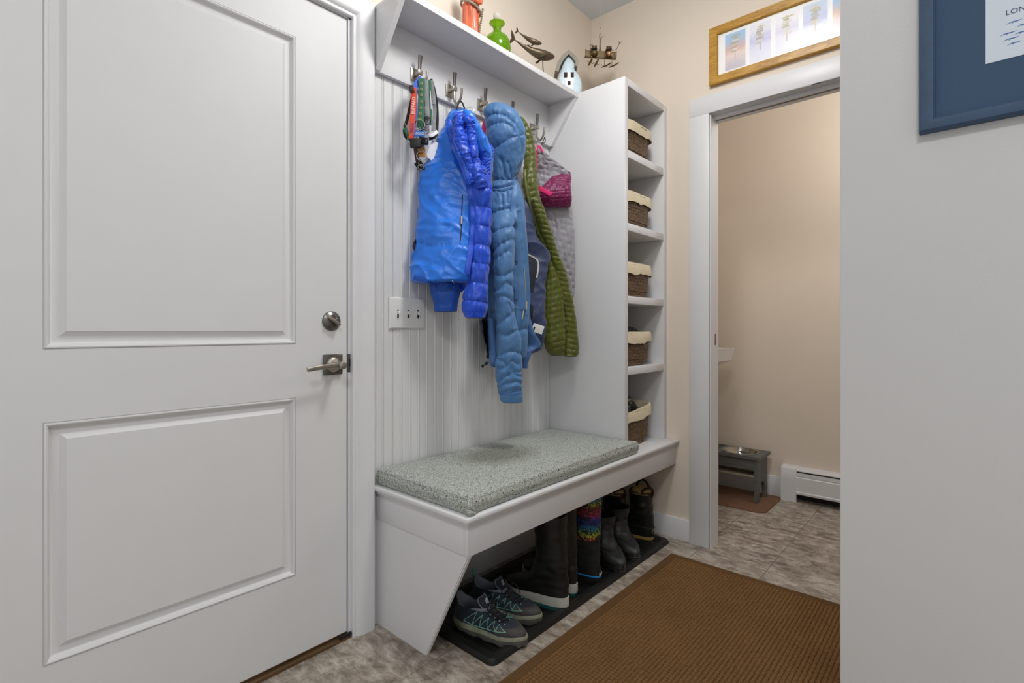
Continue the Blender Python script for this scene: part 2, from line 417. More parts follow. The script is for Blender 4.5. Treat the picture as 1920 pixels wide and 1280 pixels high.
# casing with moulded profile, mitred
def casing(name, prof, path, nrm, m):
    """prof list of (dist outward from opening, height); path list of (pt, outward diagonal vec)"""
    mb = MB(); rows = []
    for pt, out in path: rows.append([Vector(pt)+Vector(out)*dd + Vector(nrm)*h for dd, h in prof])
    mb.grid(rows); return struct(mb.build(name, m, None, smooth=30))
prof = [(0,-.006),(0,.016),(.003,.0185),(.007,.0185),(.010,.0165),(.0125,.0165),(.016,.021),(.024,.0265),(.040,.029),(.072,.030),(.078,.029),(.0805,.026),(.0805,-.006)]
casing('trim_3', prof, [((0,.947,0),(0,1,0)), ((0,.947,2.115),(0,1,1)), ((0,0,2.115),(0,-1,1)), ((0,0,0),(0,-1,0))], (1,0,0), M['trim'])
th = MB(); th.box((-.06,.0,-.002),(.012,.945,.012),.003); th.box((-.06,.0,.012),(-.004,.945,.019),.002)
struct(th.build('trim_4', mat('bronze_threshold',(122,98,70),.35,.7,var=.2), None))
b = MB(); b.box((.0,.9372,.0),(.010,.947,.012),.001); b.box((.004,.90,.008),(.014,.946,.02),.003)
struct(b.build('trim_5', M['darkgap'], None))

# doorway casing (flat stock) + jamb
b = MB(); yc = YF-.019; xo = .556; xi = .652; zi = 2.088
b.box((xo, yc, 0), (xi, YF, zi), .0015); b.box((xo, yc, zi), (1.62, YF, 2.176), .0015)
b.box((1.516, yc, 0), (1.62, YF, zi), .0015)
struct(b.build('trim_6', M['trim'], None))
b = MB(); b.box((xi+.001, YF-.006, 0), (xi+.0055, YF+.093, zi))
b.box((xi+.001, YF-.006, zi-.002), (1.52, YF+.03, zi+.011)); b.box((xi+.001, YF+.03, zi-.018), (1.52, YF+.093, zi+.011)); b.box((1.497,YF-.006,0),(1.515,YF+.093,zi))
jb2 = struct(b.build('trim_7', M['trim'], None, smooth=0))
box('strike_plate', (xi+.005, YF+.045, .975), (xi+.0068, YF+.062, 1.03), M['nickeldark'], jb2, .0008)
box('track_slot', (xi+.01, YF+.045, zi-.0185), (1.5, YF+.06, zi-.0175), mat('grey_track_slot', (120,120,122), .6, var=.05), jb2, 0)
# baseboards
def baseb(name, a, c, m=M['trim']): return struct(MB().box(a, c, .003).build(name, m, None))
baseb('baseboard_far', (.0, YF-.014, 0), (xo, YF, .108))
baseb('baseboard_bathroom', (X0, YB-.014, 0), (.71, YB, .125))
baseb('baseboard_left', (0, 1.07, 0), (.012, YF-.014, .11))
# ------------------------------------------------------------------ BENCH
BX = .48; BY0 = 1.048
bench = thing('storage_bench', 'white painted built-in bench with slanted end panel below the coats', 'bench', (.25, 1.76, 0))
m = MB(); m.box((.004, BY0-.022, .484), (BX+.02, YF-.001, .4985), .004); m.box((.004, BY0-.012, .472), (BX+.011, YF-.001, .486), .003)
m.build('seat_board', M['trim'], bench)
m = MB(); m.box((BX-.02, BY0, .376), (BX, YF-.001, .473), .0015); m.box((.004, BY0, .376), (BX-.02, BY0+.02, .473), .0015)
m.build('apron', M['trim'], bench)
m = MB(); poly = [Vector((.004, BY0+.004, 0)), Vector((.275, BY0+.004, 0)), Vector((BX-.004, BY0+.004, .378)), Vector((.004, BY0+.004, .378))]
m.prism(poly, (0,0,0), (0,.018,0)); m.build('end_panel', M['trim'], bench, smooth=20)
m = MB(); e0 = Vector((.275, BY0+.006, 0)); e1 = Vector((BX-.004, BY0+.006, .376)); dn = (e1-e0).normalized(); nn = Vector((dn.z, 0, -dn.x))
m.prism([e0+nn*.0, e0+nn*.0035, e1+nn*.0035, e1], (0,0,0), (0,.011,0)); m.build('edge_strip', M['trim'], bench, smooth=20)
# cushion
def cushion():
    x0, x1, y0, y1, z0, z1 = .012, .482, 1.046, 2.054, .499, .556
    n1, n2 = 90, 150; rows = []
    def P(u, v, top):
        # u,v in [0,1]; superelliptic rounding
        x = x0+(x1-x0)*u; y = y0+(y1-y0)*v
        eu = min(u, 1-u)*(x1-x0); ev = min(v, 1-v)*(y1-y0); R = .011
        def rr(e): return 1 if e > R else math.sqrt(max(0, 1-(1-e/R)**2))
        k = min(rr(eu), rr(ev)); h = (z1-z0)
        crown = .006*math.sin(PI*u)*math.sin(PI*v)
        w = noise.noise(Vector((x*7, y*7, 0)))*.0035 + noise.noise(Vector((x*22, y*22, 3)))*.001
        zz = (z0+h*.45)+(h*.55)*(.62+.38*k)+crown+w if top else z0+h*.45*(1-k)*.5
        if v > .96 and u > .9: y += .03*(u-.9)/.1*(v-.96)/.04
        ed = noise.noise(Vector((x*9, y*9, 7)))*.003
        if u > .9: x += ed
        return Vector((x, y, zz))
    m = MB()
    us = [.5-.5*math.cos(PI*i/n1) for i in range(n1+1)]; vs = [.5-.5*math.cos(PI*i/n2) for i in range(n2+1)]
    m.grid([[P(u, v, True) for v in vs] for u in us]); m.grid([[P(u, v, False) for v in vs] for u in us])
    bd = [(u, 0) for u in us] + [(1, v) for v in vs[1:]] + [(u, 1) for u in reversed(us[:-1])] + [(0, v) for v in reversed(vs[1:-1])]
    def side(k):
        out = []
        for i, (u, v) in enumerate(bd):
            a = P(u, v, True); c = P(u, v, False); p = c.lerp(a, k)
            bul = math.sin(PI*k)*.0045
            nx = (1 if u == 1 else -1 if u == 0 else 0); ny = (1 if v == 1 else -1 if v == 0 else 0)
            L = math.hypot(nx, ny); p += Vector((nx, ny, 0))/L*(bul + noise.noise(p*30)*.0015*math.sin(PI*k)); out.append(p)
        return out
    m.grid([side(k/8) for k in range(9)], closev=True)
    # box pleat folded at the near front corner
    c = Vector((x1-.002, y0+.004, 0))
    pl = crv([c+Vector((0,.0,.548)), c+Vector((.004,-.001,.53)), c+Vector((.003,.012,.515)), c+Vector((-.002,.045,.503))], 14)
    m.tube(pl, [.003+.007*math.sin(PI*i/13) for i in range(14)], 10)
    pl = crv([c+Vector((0,-.001,.52)), c+Vector((.006,-.004,.512)), c+Vector((.008,.02,.504))], 10)
    m.tube(pl, [.004+.005*math.sin(PI*i/9) for i in range(10)], 10)
    return m.build('bench_cushion', M['cushion'], None, smooth=60)
setp(cushion(), 'grey-green speckled tweed cushion lying on the white bench', 'cushion')
# ------------------------------------------------------------------ BOOKCASE
SY0 = 2.060; SX = .43; ZT = 2.189
bk = thing('cubby_bookcase', 'tall narrow white open cubby unit standing on bench end by the doorway', 'bookcase', (.22, 2.27, .4985))
box('side_panel', (.002, SY0, .4986), (SX, SY0+.030, ZT), M['trim'], bk, .0012)
box('side_panel', (.002, YF-.030, .4986), (SX, YF-.0005, ZT), M['trim'], bk, .0012)
box('top_panel', (.002, SY0+.030, 2.157), (SX, YF-.03, ZT), M['trim'], bk, .0012)
SH = [1.868, 1.536, 1.204, .878]
for z in SH: box('shelf', (.012, SY0+.0302, z-.034), (SX-.002, YF-.0302, z), M['trim'], bk, .0012)
box('back_panel', (.002, SY0+.0302, .4986), (.012, YF-.0302, 2.157), M['trim'], bk, 0)
# ------------------------------------------------------------------ WALL SHELF
ws = thing('wall_shelf', 'long white wall shelf on slanted brackets above the row of coat hooks', 'shelf', (.09, 1.55, 1.97))
m = MB(); m.box((-.018, 1.030, 2.166), (.180, SY0-.0005, 2.190), .0015); m.build('shelf_board', M['trim'], ws)
m = MB(); m.box((.0, 1.050, 1.968), (.018, SY0-.020, 2.166), .0015); m.build('hook_rail', M['trim'], ws)
for y0 in (1.030, SY0-.0205):
    m = MB(); m.prism([Vector(p) for p in ((.0, y0, 1.966), (.030, y0, 1.966), (.176, y0, 2.166), (.0, y0, 2.166))], (0,0,0), (0,.020,0))
    m.build('bracket', M['trim'], ws, smooth=20)
# ------------------------------------------------------------------ HOOKS
HY = [1.205, 1.378, 1.553, 1.728, 1.903]
def hook(y, z, label):
    t = thing('coat_hook', label, 'hook', (.018, y, z-.02), 'coat hooks on the white rail')
    plx = .0182
    m = MB(); m.box((plx, y-.018, z-.024), (plx+.006, y+.018, z+.024), .002); m.build('back_plate', M['nickel'], t)
    m = MB(); m.box((plx+.006, y-.006, z-.008), (.046, y+.006, z+.006), .002); m.box((.040, y-.011, z-.009), (.058, y+.011, z+.008), .002); m.build('post', M['nickel'], t)
    m = MB(); up = [Vector((.050, y, z)), Vector((.052, y, z+.03)), Vector((.056, y, z+.062))]
    m.tube(crv(up, 10), 0, 12, flat=lambda s: (.010+.006*s, .008+.002*s), wdir=(1,0,0)); m.build('upper_prong', M['nickeldark'], t, smooth=50)
    lo = [Vector((.050, y, z)), Vector((.050, y, z-.025)), Vector((.053, y, z-.050)), Vector((.066, y, z-.066)), Vector((.084, y, z-.055)), Vector((.093, y, z-.035)), Vector((.095, y, z-.012))]
    m = MB(); m.tube(crv(lo, 26), 0, 12, flat=(.009, .008), wdir=lambda p: (0,1,0)); m.build('lower_hook', M['nickel'], t, smooth=50)
HZ = [2.012, 2.012, 2.012, 2.012, 2.012]
HL = ['satin nickel coat hook holding the dog collars', 'satin nickel coat hook holding the bright blue jacket', 'satin nickel coat hook whose square plate shows above the steel blue hood',
      'satin nickel coat hook with only its upper prong showing behind the steel blue hood', 'satin nickel coat hook holding the grey and magenta jacket']
for y, z, l in zip(HY, HZ, HL): hook(y, z, l)
# ------------------------------------------------------------------ SWITCH PLATE
sw = thing('light_switch', 'white three-toggle light switch plate on the beadboard beside the door', 'light switch', (.003, 1.183, 1.11))
y0, y1, z0, z1 = 1.102, 1.264, 1.054, 1.170
m = MB(); m.rings([(y0, y1, z0, z1, 0), (y0, y1, z0, z1, .004), (y0+.004, y1-.004, z0+.004, z1-.004, .008), (y0+.010, y1-.010, z0+.010, z1-.010, .0092)], lambda a, c, h: Vector((.0012+h, a, c)))
m.build('face_plate', M['plastic'], sw, smooth=30)
for k in range(3):
    yc_ = 1.183+(k-1)*.046; zc_ = 1.112
    box('toggle_slot', (.0102, yc_-.0035, zc_-.019), (.0108, yc_+.0035, zc_+.012), M['darkgap'], sw, 0)
    m = MB(); m.prism([Vector(p) for p in ((.009, yc_-.0028, zc_+.009), (.022, yc_-.0028, zc_+.0005), (.023, yc_-.0028, zc_-.006), (.010, yc_-.0028, zc_-.004))], (0,0,0), (0,.0056,0))
    m.build('toggle', M['plastic'], sw, smooth=20)
    for dz in (.030, -.030): MB().ell((.0104, yc_, zc_+dz), (.0012,.003,.003)).build('screw', M['plastic'], sw)
# ------------------------------------------------------------------ BATHROOM
hx0, hx1 = .712, 2.4; yh = YB
ht = thing('baseboard_heater', 'white hydronic baseboard heater along the bathroom wall', 'heater', (1.2, YB-.04, 0))
profc = [(0,.02),(.062,.02),(.064,.13),(.062,.165),(.050,.196),(.030,.207),(0,.209)]
def hprof(x0, x1, pr, name, m_):
    mb = MB(); mb.prism([Vector((x0, yh-.0005-d, z)) for d, z in pr], (0,0,0), (x1-x0,0,0)); return mb.build(name, m_, ht, smooth=30)
hprof(hx0, hx0+.085, [(0,.0),(.066,.0),(.067,.13),(.065,.168),(.053,.199),(.032,.210),(0,.211)], 'end_cap', M['trim'])
hprof(hx0+.085, hx1, [(.040,.05),(.062,.05),(.064,.062),(.060,.068),(.060,.150),(.056,.156),(.040,.156)], 'front_cover', M['trim'])
hprof(hx0+.085, hx1, [(.0,.198),(.046,.186),(.048,.190),(.036,.204),(.0,.209)], 'top_cover', M['trim'])
hprof(hx0+.085, hx1, [(.034,.158),(.054,.158),(.050,.178),(.034,.178)], 'damper', mat('heater_damper', (206,206,208), .4, var=.02))
hprof(hx0+.085, hx1, [(.0,.012),(.030,.012),(.034,.19),(.0,.19)], 'fin_core', M['darkgap'])
# dog stand
ds = thing('dog_bowl_stand', 'grey stained wooden raised dog feeder with arched legs in the bathroom', 'pet feeder', (.40, 3.38, .0056))
sx0, sx1, sy0, sy1, sz = .06, .650, 3.265, 3.495, .286
HOLES = [(.505, 3.38), (.215, 3.38)]; midx = .36
m = MB()
for (hx_, hy_), (xa, xb_) in zip(HOLES, ((midx, sx1), (sx0, midx))):
    N_ = 64; ci = []; sq_ = []
    for k in range(N_):
        a = 2*PI*k/N_+PI/4; c, s_ = math.cos(a), math.sin(a); ci.append((hx_+.1005*c, hy_+.1005*s_))
        f = 1/max(abs(c), abs(s_)); tx, ty = c*f, s_*f
        sq_.append(((xa+xb_)/2+tx*(xb_-xa)/2, (sy0+sy1)/2+ty*(sy1-sy0)/2))
    m.grid([[Vector((x, y, z)) for x, y in pl] for pl, z in ((ci, sz-.018), (ci, sz), (sq_, sz), (sq_, sz-.018))], closeu=True, closev=True)
m.build('top_board', M['standgrey'], ds, smooth=30)
for x in (sx0+.02, sx1-.034):
    ya, yb = sy0+.012, sy1-.012; w = yb-ya; yc_ = (ya+yb)/2
    arch = [(ya, .0056), (ya, sz-.018), (yb, sz-.018), (yb, .0056), (yb-.05, .0056)] + [(yc_+math.cos(a)*(w/2-.05), .06+math.sin(a)*.06) for a in [PI*k/12 for k in range(13)]] + [(ya+.05, .0056)]
    m = MB(); m.prism([Vector((x, p, q)) for p, q in arch], (0,0,0), (.018,0,0)); m.build('leg', M['standgrey'], ds, smooth=25)
box('front_rail', (sx0+.038, sy0+.018, .20), (sx1-.034, sy0+.03, sz-.018), M['standgrey'], ds, .001)
box('back_rail', (sx0+.038, sy1-.03, .20), (sx1-.034, sy1-.018, sz-.018), M['standgrey'], ds, .001)
box('stretcher', (sx0+.038, sy0+.03, .155), (sx1-.034, sy1-.05, .163), mat('pale_raw_wood', (170,160,140), .6, var=.1), ds, .001)
for cx, lb in ((.505, 'stainless steel dog bowl set in the right hole of the grey feeder'), (.215, 'stainless steel dog bowl at the wall end of the grey feeder')):
    m = MB().lathe([(.100,.0025),(.102,.004),(.106,.0035),(.1065,.001),(.104,.0005),(.098,.0015),(.090,-.03),(.078,-.05),(0,-.053)], (cx, 3.38, sz+.0006), 56)
    # outer wall under the board is hidden; keep the bowl double sided
    setp(m.build('dog_bowl', M['chrome'], None, smooth=50), lb, 'bowl', 'steel bowls in the feeder')
m = MB(); R = .05; x0, x1, y0, y1 = .03, .715, 3.13, 3.52; pts = []
for (cx, cy, a0) in ((x1-R, y0+R, -PI/2), (x1-R, y1-R, 0), (x0+R, y1-R, PI/2), (x0+R, y0+R, PI)):
    pts += [Vector((cx+R*math.cos(a0+PI/2*k/6), cy+R*math.sin(a0+PI/2*k/6), .0005)) for k in range(7)]
m.prism(pts, (0,0,0), (0,0,.005)); setp(m.build('feeding_mat', M['brownmat'], None, smooth=30), 'thin brown mat with rounded corners under the dog feeder', 'mat')
# sink
sk = thing('wall_sink', 'white porcelain sink edge visible through the bathroom doorway', 'sink', (.27, 3.0, .2))
def rrect(x0, x1, y0, y1, z, R=.04, n=6):
    out = []
    for (cx, cy, a0) in ((x1-R, y0+R, -PI/2), (x1-R, y1-R, 0), (x0+R, y1-R, PI/2), (x0+R, y0+R, PI)):
        out += [Vector((cx+R*math.cos(a0+PI/2*k/n), cy+R*math.sin(a0+PI/2*k/n), z)) for k in range(n+1)]
    return out
rows = [rrect(-.01,.30,2.86,3.14,.80,.06), rrect(-.012,.42,2.83,3.17,.825,.05), rrect(-.014,.500,2.80,3.195,.858,.035), rrect(-.015,.515,2.79,3.205,.868,.02), rrect(-.015,.530,2.78,3.215,.934,.02), rrect(-.015,.532,2.778,3.218,.94,.02), rrect(-.012,.522,2.79,3.205,.941,.02),
        rrect(.10,.50,2.82,3.18,.935,.03), rrect(.12,.46,2.86,3.14,.86,.05), rrect(.16,.40,2.9,3.1,.845,.05)]
MB().grid(rows, closev=True, cap1=True, cap0=True).build('basin', M['porcelain'], sk, smooth=40)
MB().grid([rrect(-.01,.16,2.9,3.1,0.001,.04), rrect(-.01,.14,2.92,3.08,.1,.04), rrect(-.01,.14,2.92,3.08,.6,.04), rrect(-.01,.24,2.88,3.12,.80,.05)], closev=True, cap0=True).build('pedestal', M['porcelain'], sk, smooth=40)
m = MB(); m.tube(crv([(.05,3.0,.941),(.05,3.0,1.0),(.08,3.0,1.04),(.13,3.0,1.03),(.15,3.0,1.0)], 18), .011, 14); m.build('faucet', M['chrome'], sk)
# ------------------------------------------------------------------ FLOOR MAT
dm = thing('doormat', 'large brown waffle-textured doormat on the tile floor', 'doormat', (1.0, 1.53, 0))
mx0, mx1, my0, my1 = .543, 1.457, .77, 2.294; bw = .040
m = MB(); m.rings([(mx0, mx1, my0, my1, .0005), (mx0, mx1, my0, my1, .003), (mx0+.004, mx1-.004, my0+.004, my1-.004, .006), (mx0+bw-.003, mx1-bw+.003, my0+bw-.003, my1-bw+.003, .007), (mx0+bw, mx1-bw, my0+bw, my1-bw, .0035)], lambda a, c, h: Vector((a, c, h)))
m.build('border', M['matb'], dm, smooth=30)
m = MB(); vs = []; fs = []
nx = int((mx1-mx0-2*bw)/.0132); ny = int((my1-my0-2*bw)/.0132); px = (mx1-mx0-2*bw)/nx; py = (my1-my0-2*bw)/ny
for i in range(nx):
    for j in range(ny):
        cx = mx0+bw+(i+.5)*px; cy = my0+bw+(j+.5)*py; rx = px/2*.93; ry = py/2*.93
        h = .0088+.0012*random.random(); k = len(vs); jx = random.uniform(-.0006,.0006); jy = random.uniform(-.0006,.0006)
        for s, z in ((1, .003), (.93, .0072), (.62, h)):
            vs += [(cx+jx+a*rx*s, cy+jy+c*ry*s, z) for a, c in ((-1,-1),(1,-1),(1,1),(-1,1))]
        for r in (0, 4):
            for q in range(4): fs.append((k+r+q, k+r+(q+1) % 4, k+r+4+(q+1) % 4, k+r+4+q))
        fs.append((k+8, k+9, k+10, k+11))
k = len(vs); vs += [(mx0+bw,my0+bw,.0036),(mx1-bw,my0+bw,.0036),(mx1-bw,my1-bw,.0036),(mx0+bw,my1-bw,.0036)]; fs.append((k,k+1,k+2,k+3))
me = bpy.data.meshes.new('waffle_pile'); me.from_pydata(vs, [], fs); me.polygons.foreach_set('use_smooth', [True]*len(me.polygons)); link_mesh('waffle_pile', me, M['matc'], dm)
# ------------------------------------------------------------------ BOOT TRAY
TX0, TX1, TY0, TY1 = .055, .483, 1.150, 2.415
m = MB(); fn = lambda a, c, h: Vector((a, c, h))
rr_ = lambda ins, z, R: rrect(TX0+ins, TX1-ins, TY0+ins, TY1-ins, z, R, 5)
rows = [rr_(0,.0006,.025), rr_(0,.008,.025), rr_(.006,.019,.022), rr_(.012,.0205,.02), rr_(.030,.0195,.016), rr_(.037,.0085,.012), rr_(.04,.0075,.01)]
m.grid(rows, closev=True, cap1=True)
# raised ribs in the tray bed
for k in range(24):
    y = TY0+.06+k*(TY1-TY0-.12)/23; m.box((TX0+.05, y-.0025, .007), (TX1-.05, y+.0025, .0092))
M['tray'] = mat('scuffed_black_plastic', (15,15,15), .5, var=.5, vscale=25, bs=.35, bscale=120, spec=.5)
setp(m.build('boot_tray', M['tray'], None, smooth=45), 'long black plastic boot tray on the floor under the bench', 'boot tray')
# ------------------------------------------------------------------ PICTURES
def frame_xz(name, x0, x1, z0, z1, y, prof, m, parent):
    """moulding around a rectangle on a wall facing -y ; prof (inset, projection)"""
    mb = MB(); rows = []
    for (cx, cz, sx, sz_) in ((x0,z0,1,1),(x1,z0,-1,1),(x1,z1,-1,-1),(x0,z1,1,-1)):
        rows.append([Vector((cx+sx*i, y-h, cz+sz_*i)) for i, h in prof])
    mb.grid(rows, closeu=True); return mb.build(name, m, parent, smooth=25)
def plate_xz(name, x0, x1, z0, z1, y, m, parent, t=.001):
    return MB().box((x0, y-t, z0), (x1, y, z1)).build(name, m, parent, smooth=0)
# long oak frame
yw = YF
op = thing('photo_frame', 'long honey oak frame with a row of pale signpost photos above the doorway', 'picture frame', (1.1, YF-.01, 2.214))
fx0, fx1, fz0, fz1 = .655, 1.545, 2.216, 2.487
frame_xz('frame', fx0, fx1, fz0, fz1, yw, [(0,0),(0,.022),(.003,.024),(.034,.022),(.038,.019),(.040,.010)], M['wood'], op)
plate_xz('mat_board', fx0+.036, fx1-.036, fz0+.036, fz1-.036, yw-.008, mat('white_mat_board', (252,251,250), .8, var=.005), op)
def pale(c, k=.35): return tuple(int(x*(1-k)+255*k) for x in c)
def skym(name, top, mid, low):
    t = NT(name); s = t.n('SeparateXYZ'); t.l(t.tc.outputs['Object'], s.inputs[0])
    mr = t.n('MapRange'); mr.inputs['From Min'].default_value = .045; mr.inputs['From Max'].default_value = .225; t.l(s.outputs['Z'], mr.inputs['Value'])
    nz = t.noise(45, 5, .65, t.map((1,1,3))); ad = t.n('Math'); ad.operation = 'MULTIPLY_ADD'; t.l(nz, ad.inputs[0]); ad.inputs[1].default_value = .5; 
    sb = t.n('Math'); sb.operation = 'SUBTRACT'; t.l(mr.outputs[0], sb.inputs[0]); sb.inputs[1].default_value = .25; t.l(sb.outputs[0], ad.inputs[2])
    t.l(t.ramp(ad.outputs[0], [(.1, rgb(*low)), (.42, rgb(*pale(mid,.5))), (.55, rgb(*mid)), (.8, rgb(*top))]), t.b.inputs['Base Color'])
    t.b.inputs['Roughness'].default_value = .8; return t.m
SK = [skym('photo_print_warm', (176,206,236), (226,190,176), (206,200,210)), skym('photo_print_blue', (240,238,246), (206,204,236), (238,238,250)),
      skym('photo_print_snow', (248,246,250), (226,222,238), (236,236,248)), skym('photo_print_lake', (214,224,244), (196,200,234), (236,238,250))]
signc = [mat('sign_ochre', (214,202,166), .8, var=.1), mat('sign_brown', (190,176,160), .8, var=.1), mat('sign_pale', (230,224,212), .8, var=.1), mat('sign_green', (190,192,172), .8, var=.1)]
z0w, z1w = 2.266, 2.434
for k in range(7):
    xa = .726+k*.109; ph = plate_xz('photo_print', xa, xa+.091, z0w, z1w, yw-.009, SK[[0,1,2,3,0,1,3][k]], op, .0006)
    rnd = random.Random(k); groups = {}
    for j in range(8):
        w = rnd.uniform(.022,.045)*(1-.05*j); cz = z1w-.018-j*.010; cx = xa+.045+rnd.uniform(-.006,.006)
        if k == 2 and j == 0: w = .045
        mi = rnd.randrange(4); MB().box((cx-w/2, yw-.0101, cz-.0036), (cx+w/2, yw-.0096, cz+.0036)).build('painted_sign', signc[mi], ph, smooth=0)
    MB().box((xa+.044, yw-.0099, z0w+.045), (xa+.047, yw-.0096, z1w-.01)).build('sign_post', signc[1], ph, smooth=0)
tg = NT('clear_glazing'); tg.b.inputs['Roughness'].default_value = .04; tg.b.inputs['Base Color'].default_value = (1,1,1,1); tg.b.inputs['Alpha'].default_value = .07; tg.b.inputs['Specular IOR Level'].default_value = 1.0
tg.t.nodes.remove(tg.tc)
def glassm(name, rough, fac):
    m_ = bpy.data.materials.new(name); m_.use_nodes = True; nt = m_.node_tree; nt.nodes.clear()
    o = nt.nodes.new('ShaderNodeOutputMaterial'); mx = nt.nodes.new('ShaderNodeMixShader'); tr = nt.nodes.new('ShaderNodeBsdfTransparent'); gl = nt.nodes.new('ShaderNodeBsdfGlossy')
    fr = nt.nodes.new('ShaderNodeFresnel'); fr.inputs['IOR'].default_value = 1.45; gl.inputs['Roughness'].default_value = rough
    ma = nt.nodes.new('ShaderNodeMath'); ma.operation = 'MULTIPLY'; ma.inputs[1].default_value = fac
    nt.links.new(fr.outputs[0], ma.inputs[0]); nt.links.new(ma.outputs[0], mx.inputs['Fac']); nt.links.new(tr.outputs[0], mx.inputs[1]); nt.links.new(gl.outputs[0], mx.inputs[2]); nt.links.new(mx.outputs[0], o.inputs['Surface'])
    return m_
M['glazing'] = glassm('picture_glazing', .22, 1.0)
MB().box((fx0+.038, yw-.0145, fz0+.038), (fx1-.038, yw-.013, fz1-.038)).build('glass', M['glazing'], op, smooth=0)
# navy frame on the partition
np_ = thing('framed_print', 'navy blue framed print reading LONG with small blue whale shapes on grey wall', 'picture frame', (1.8, YP-.01, 1.407))
M['navyf'] = mat('navy_blue_frame', (52,78,108), .6, var=.08, vscale=60, bs=.1, bscale=300)
M['navym'] = mat('navy_mat_board', (58,84,114), .75, var=.08, vscale=500, bs=.25, bscale=900)
X0n, X1n, Z0n, Z1n = 1.519, 2.05, 1.405, 2.12
frame_xz('frame', X0n, X1n, Z0n, Z1n, YP-.0005, [(0,0),(0,.017),(.003,.020),(.010,.0205),(.020,.0175),(.0215,.0155),(.023,.0155),(.024,.010)], M['navyf'], np_)
plate_xz('mat_board', X0n+.022, X1n-.022, Z0n+.022, Z1n-.022, YP-.009, M['navym'], np_)
px0, pz0 = WY(1848, 120, YP-.0112).x, WY(1848, 120, YP-.0112).z
pr = plate_xz('print_sheet', px0, X1n-.09, pz0, Z1n-.09, YP-.0102, mat('pale_blue_print_paper', (222,232,244), .8, var=.01), np_, .0008)
pL = WY(1885, 26, YP-.0112)
text('lettering', 'LONG', mat('slate_blue_ink', (66,86,120), .7, var=.02), pr, (pL.x, YP-.0113, pL.z+.0005), (1,0,0), (0,0,1), .0118, .0001)
inkm = mat('blue_ink', (72,112,176), .7, var=.1)
for (u, v, s) in ((1902,40,1.0),(1891,62,1.1),(1896,72,1.0),(1902,80,.9),(1917,46,.6),(1915,60,.8)):
    c = WY(u, v, YP-.0112); w = .010*s
    m = MB(); pts = [Vector((c.x+w*(t-.5)*1.9, YP-.0112, c.z+.0008*math.sin(t*6)+.003*(t-.5))) for t in np.linspace(0,1,10)]
    m.tube(pts, 0, 8, flat=lambda s_, w=w: (max(.0003, .0017*math.sin(PI*min(1,s_*.9+.05))), .0003), wdir=(0,1,0))
    m.tube([Vector((c.x, YP-.0112, c.z)), Vector((c.x-.003*s, YP-.0112, c.z-.0022))], 0, 6, flat=(.0008,.0003), wdir=(0,1,0))
    m.build('whale_motif', inkm, pr, smooth=0)
# ------------------------------------------------------------------ SHELF ORNAMENTS
ZS = 2.1902
# orange robed figurine vase
og = WX(883, 40, .085); oy = og.y
fg = thing('ceramic_figurine', 'orange robed ceramic figurine with bead collar at left of the shelf ornaments', 'figurine', (.085, oy, ZS))
n = 64; rows = []
for i in range(46):
    s = i/45; z = ZS+s*.20
    R = .036+.002*math.sin(s*7)-.006*(s > .8)*(s-.8)/.2*3
    row = []
    for k in range(n):
        a = 2*PI*k/n; f = 1+.05*math.sin(a*9+3*s)+.03*math.sin(a*17-2*s)*(.4+s); row.append(Vector((.085+R*f*math.cos(a)*.9, oy+R*f*math.sin(a), z)))
    rows.append(row)
M['robe'] = mat('orange_glazed_ceramic', (214,104,70), .35, var=.3, vscale=40, vec=(1,1,.3), bs=.2, bscale=60, coat=.3)
MB().grid(rows, closev=True, cap0=True, cap1=True).build('robe', M['robe'], fg, smooth=60)
m = MB()
for k in range(40):
    a = 2*PI*k/40; m.ell((.085+.038*math.cos(a), oy+.041*math.sin(a), ZS+.155-.018*math.cos(a-0.9)), (.0052,.0052,.0052), u=8, v=6)
for k in range(10): m.ell((.085+.038, oy+.03-.002*k, ZS+.15-.010*k), (.0045,.0045,.0045), u=8, v=6)
m.build('bead_garland', mat('grey_beads', (150,142,124), .5, var=.3, vscale=80), fg)
m = MB(); m.ell((.085, oy, ZS+.225), (.026,.026,.032)); m.build('head', mat('tan_ceramic', (176,134,98), .5, var=.1), fg)
m = MB(); m.tube(crv([(.118,oy-.028,ZS+.19),(.128,oy-.012,ZS+.165),(.126,oy+.012,ZS+.165),(.112,oy+.03,ZS+.19)],14), [.008]*14, 10); m.build('arms', M['robe'], fg)
# green bottle
gy = WX(932, 60, .095).y; gx = .095
bt = thing('glass_bottle', 'round green glass bottle with clear ball stopper on the shelf', 'bottle', (gx, gy, ZS))
def glass(name, c, rough=.03):
    t = NT(name); t.b.inputs['Base Color'].default_value = rgb(*c); t.b.inputs['Transmission Weight'].default_value = .75; t.b.inputs['Roughness'].default_value = rough; t.b.inputs['IOR'].default_value = 1.4
    return t.m
M['gglass'] = glass('green_glass', (150,205,25)); M['cglass'] = glass('clear_glass', (250,250,250))
bp = [(0,0),(.036,0),(.046,.006),(.056,.03),(.058,.05),(.055,.072),(.046,.092),(.030,.106),(.0185,.112),(.0165,.118),(.0165,.132),(.020,.142),(.028,.149),(.033,.152),(.033,.155),(.026,.153),(.015,.146),(.0135,.13),(.0135,.118),(.026,.103),(.042,.088),(.051,.07),(.054,.05),(.052,.03),(.043,.010),(0,.006)]
MB().lathe(bp, (gx, gy, ZS), 56).build('bottle_body', M['gglass'], bt, smooth=60)
m = MB(); m.ell((gx, gy, ZS+.182), (.0165,.0165,.0165), u=28, v=18); m.lathe([(.011,.168),(.008,.160),(.010,.135),(0,.134)], (gx, gy, ZS), 24); m.build('stopper', M['cglass'], bt, smooth=60)
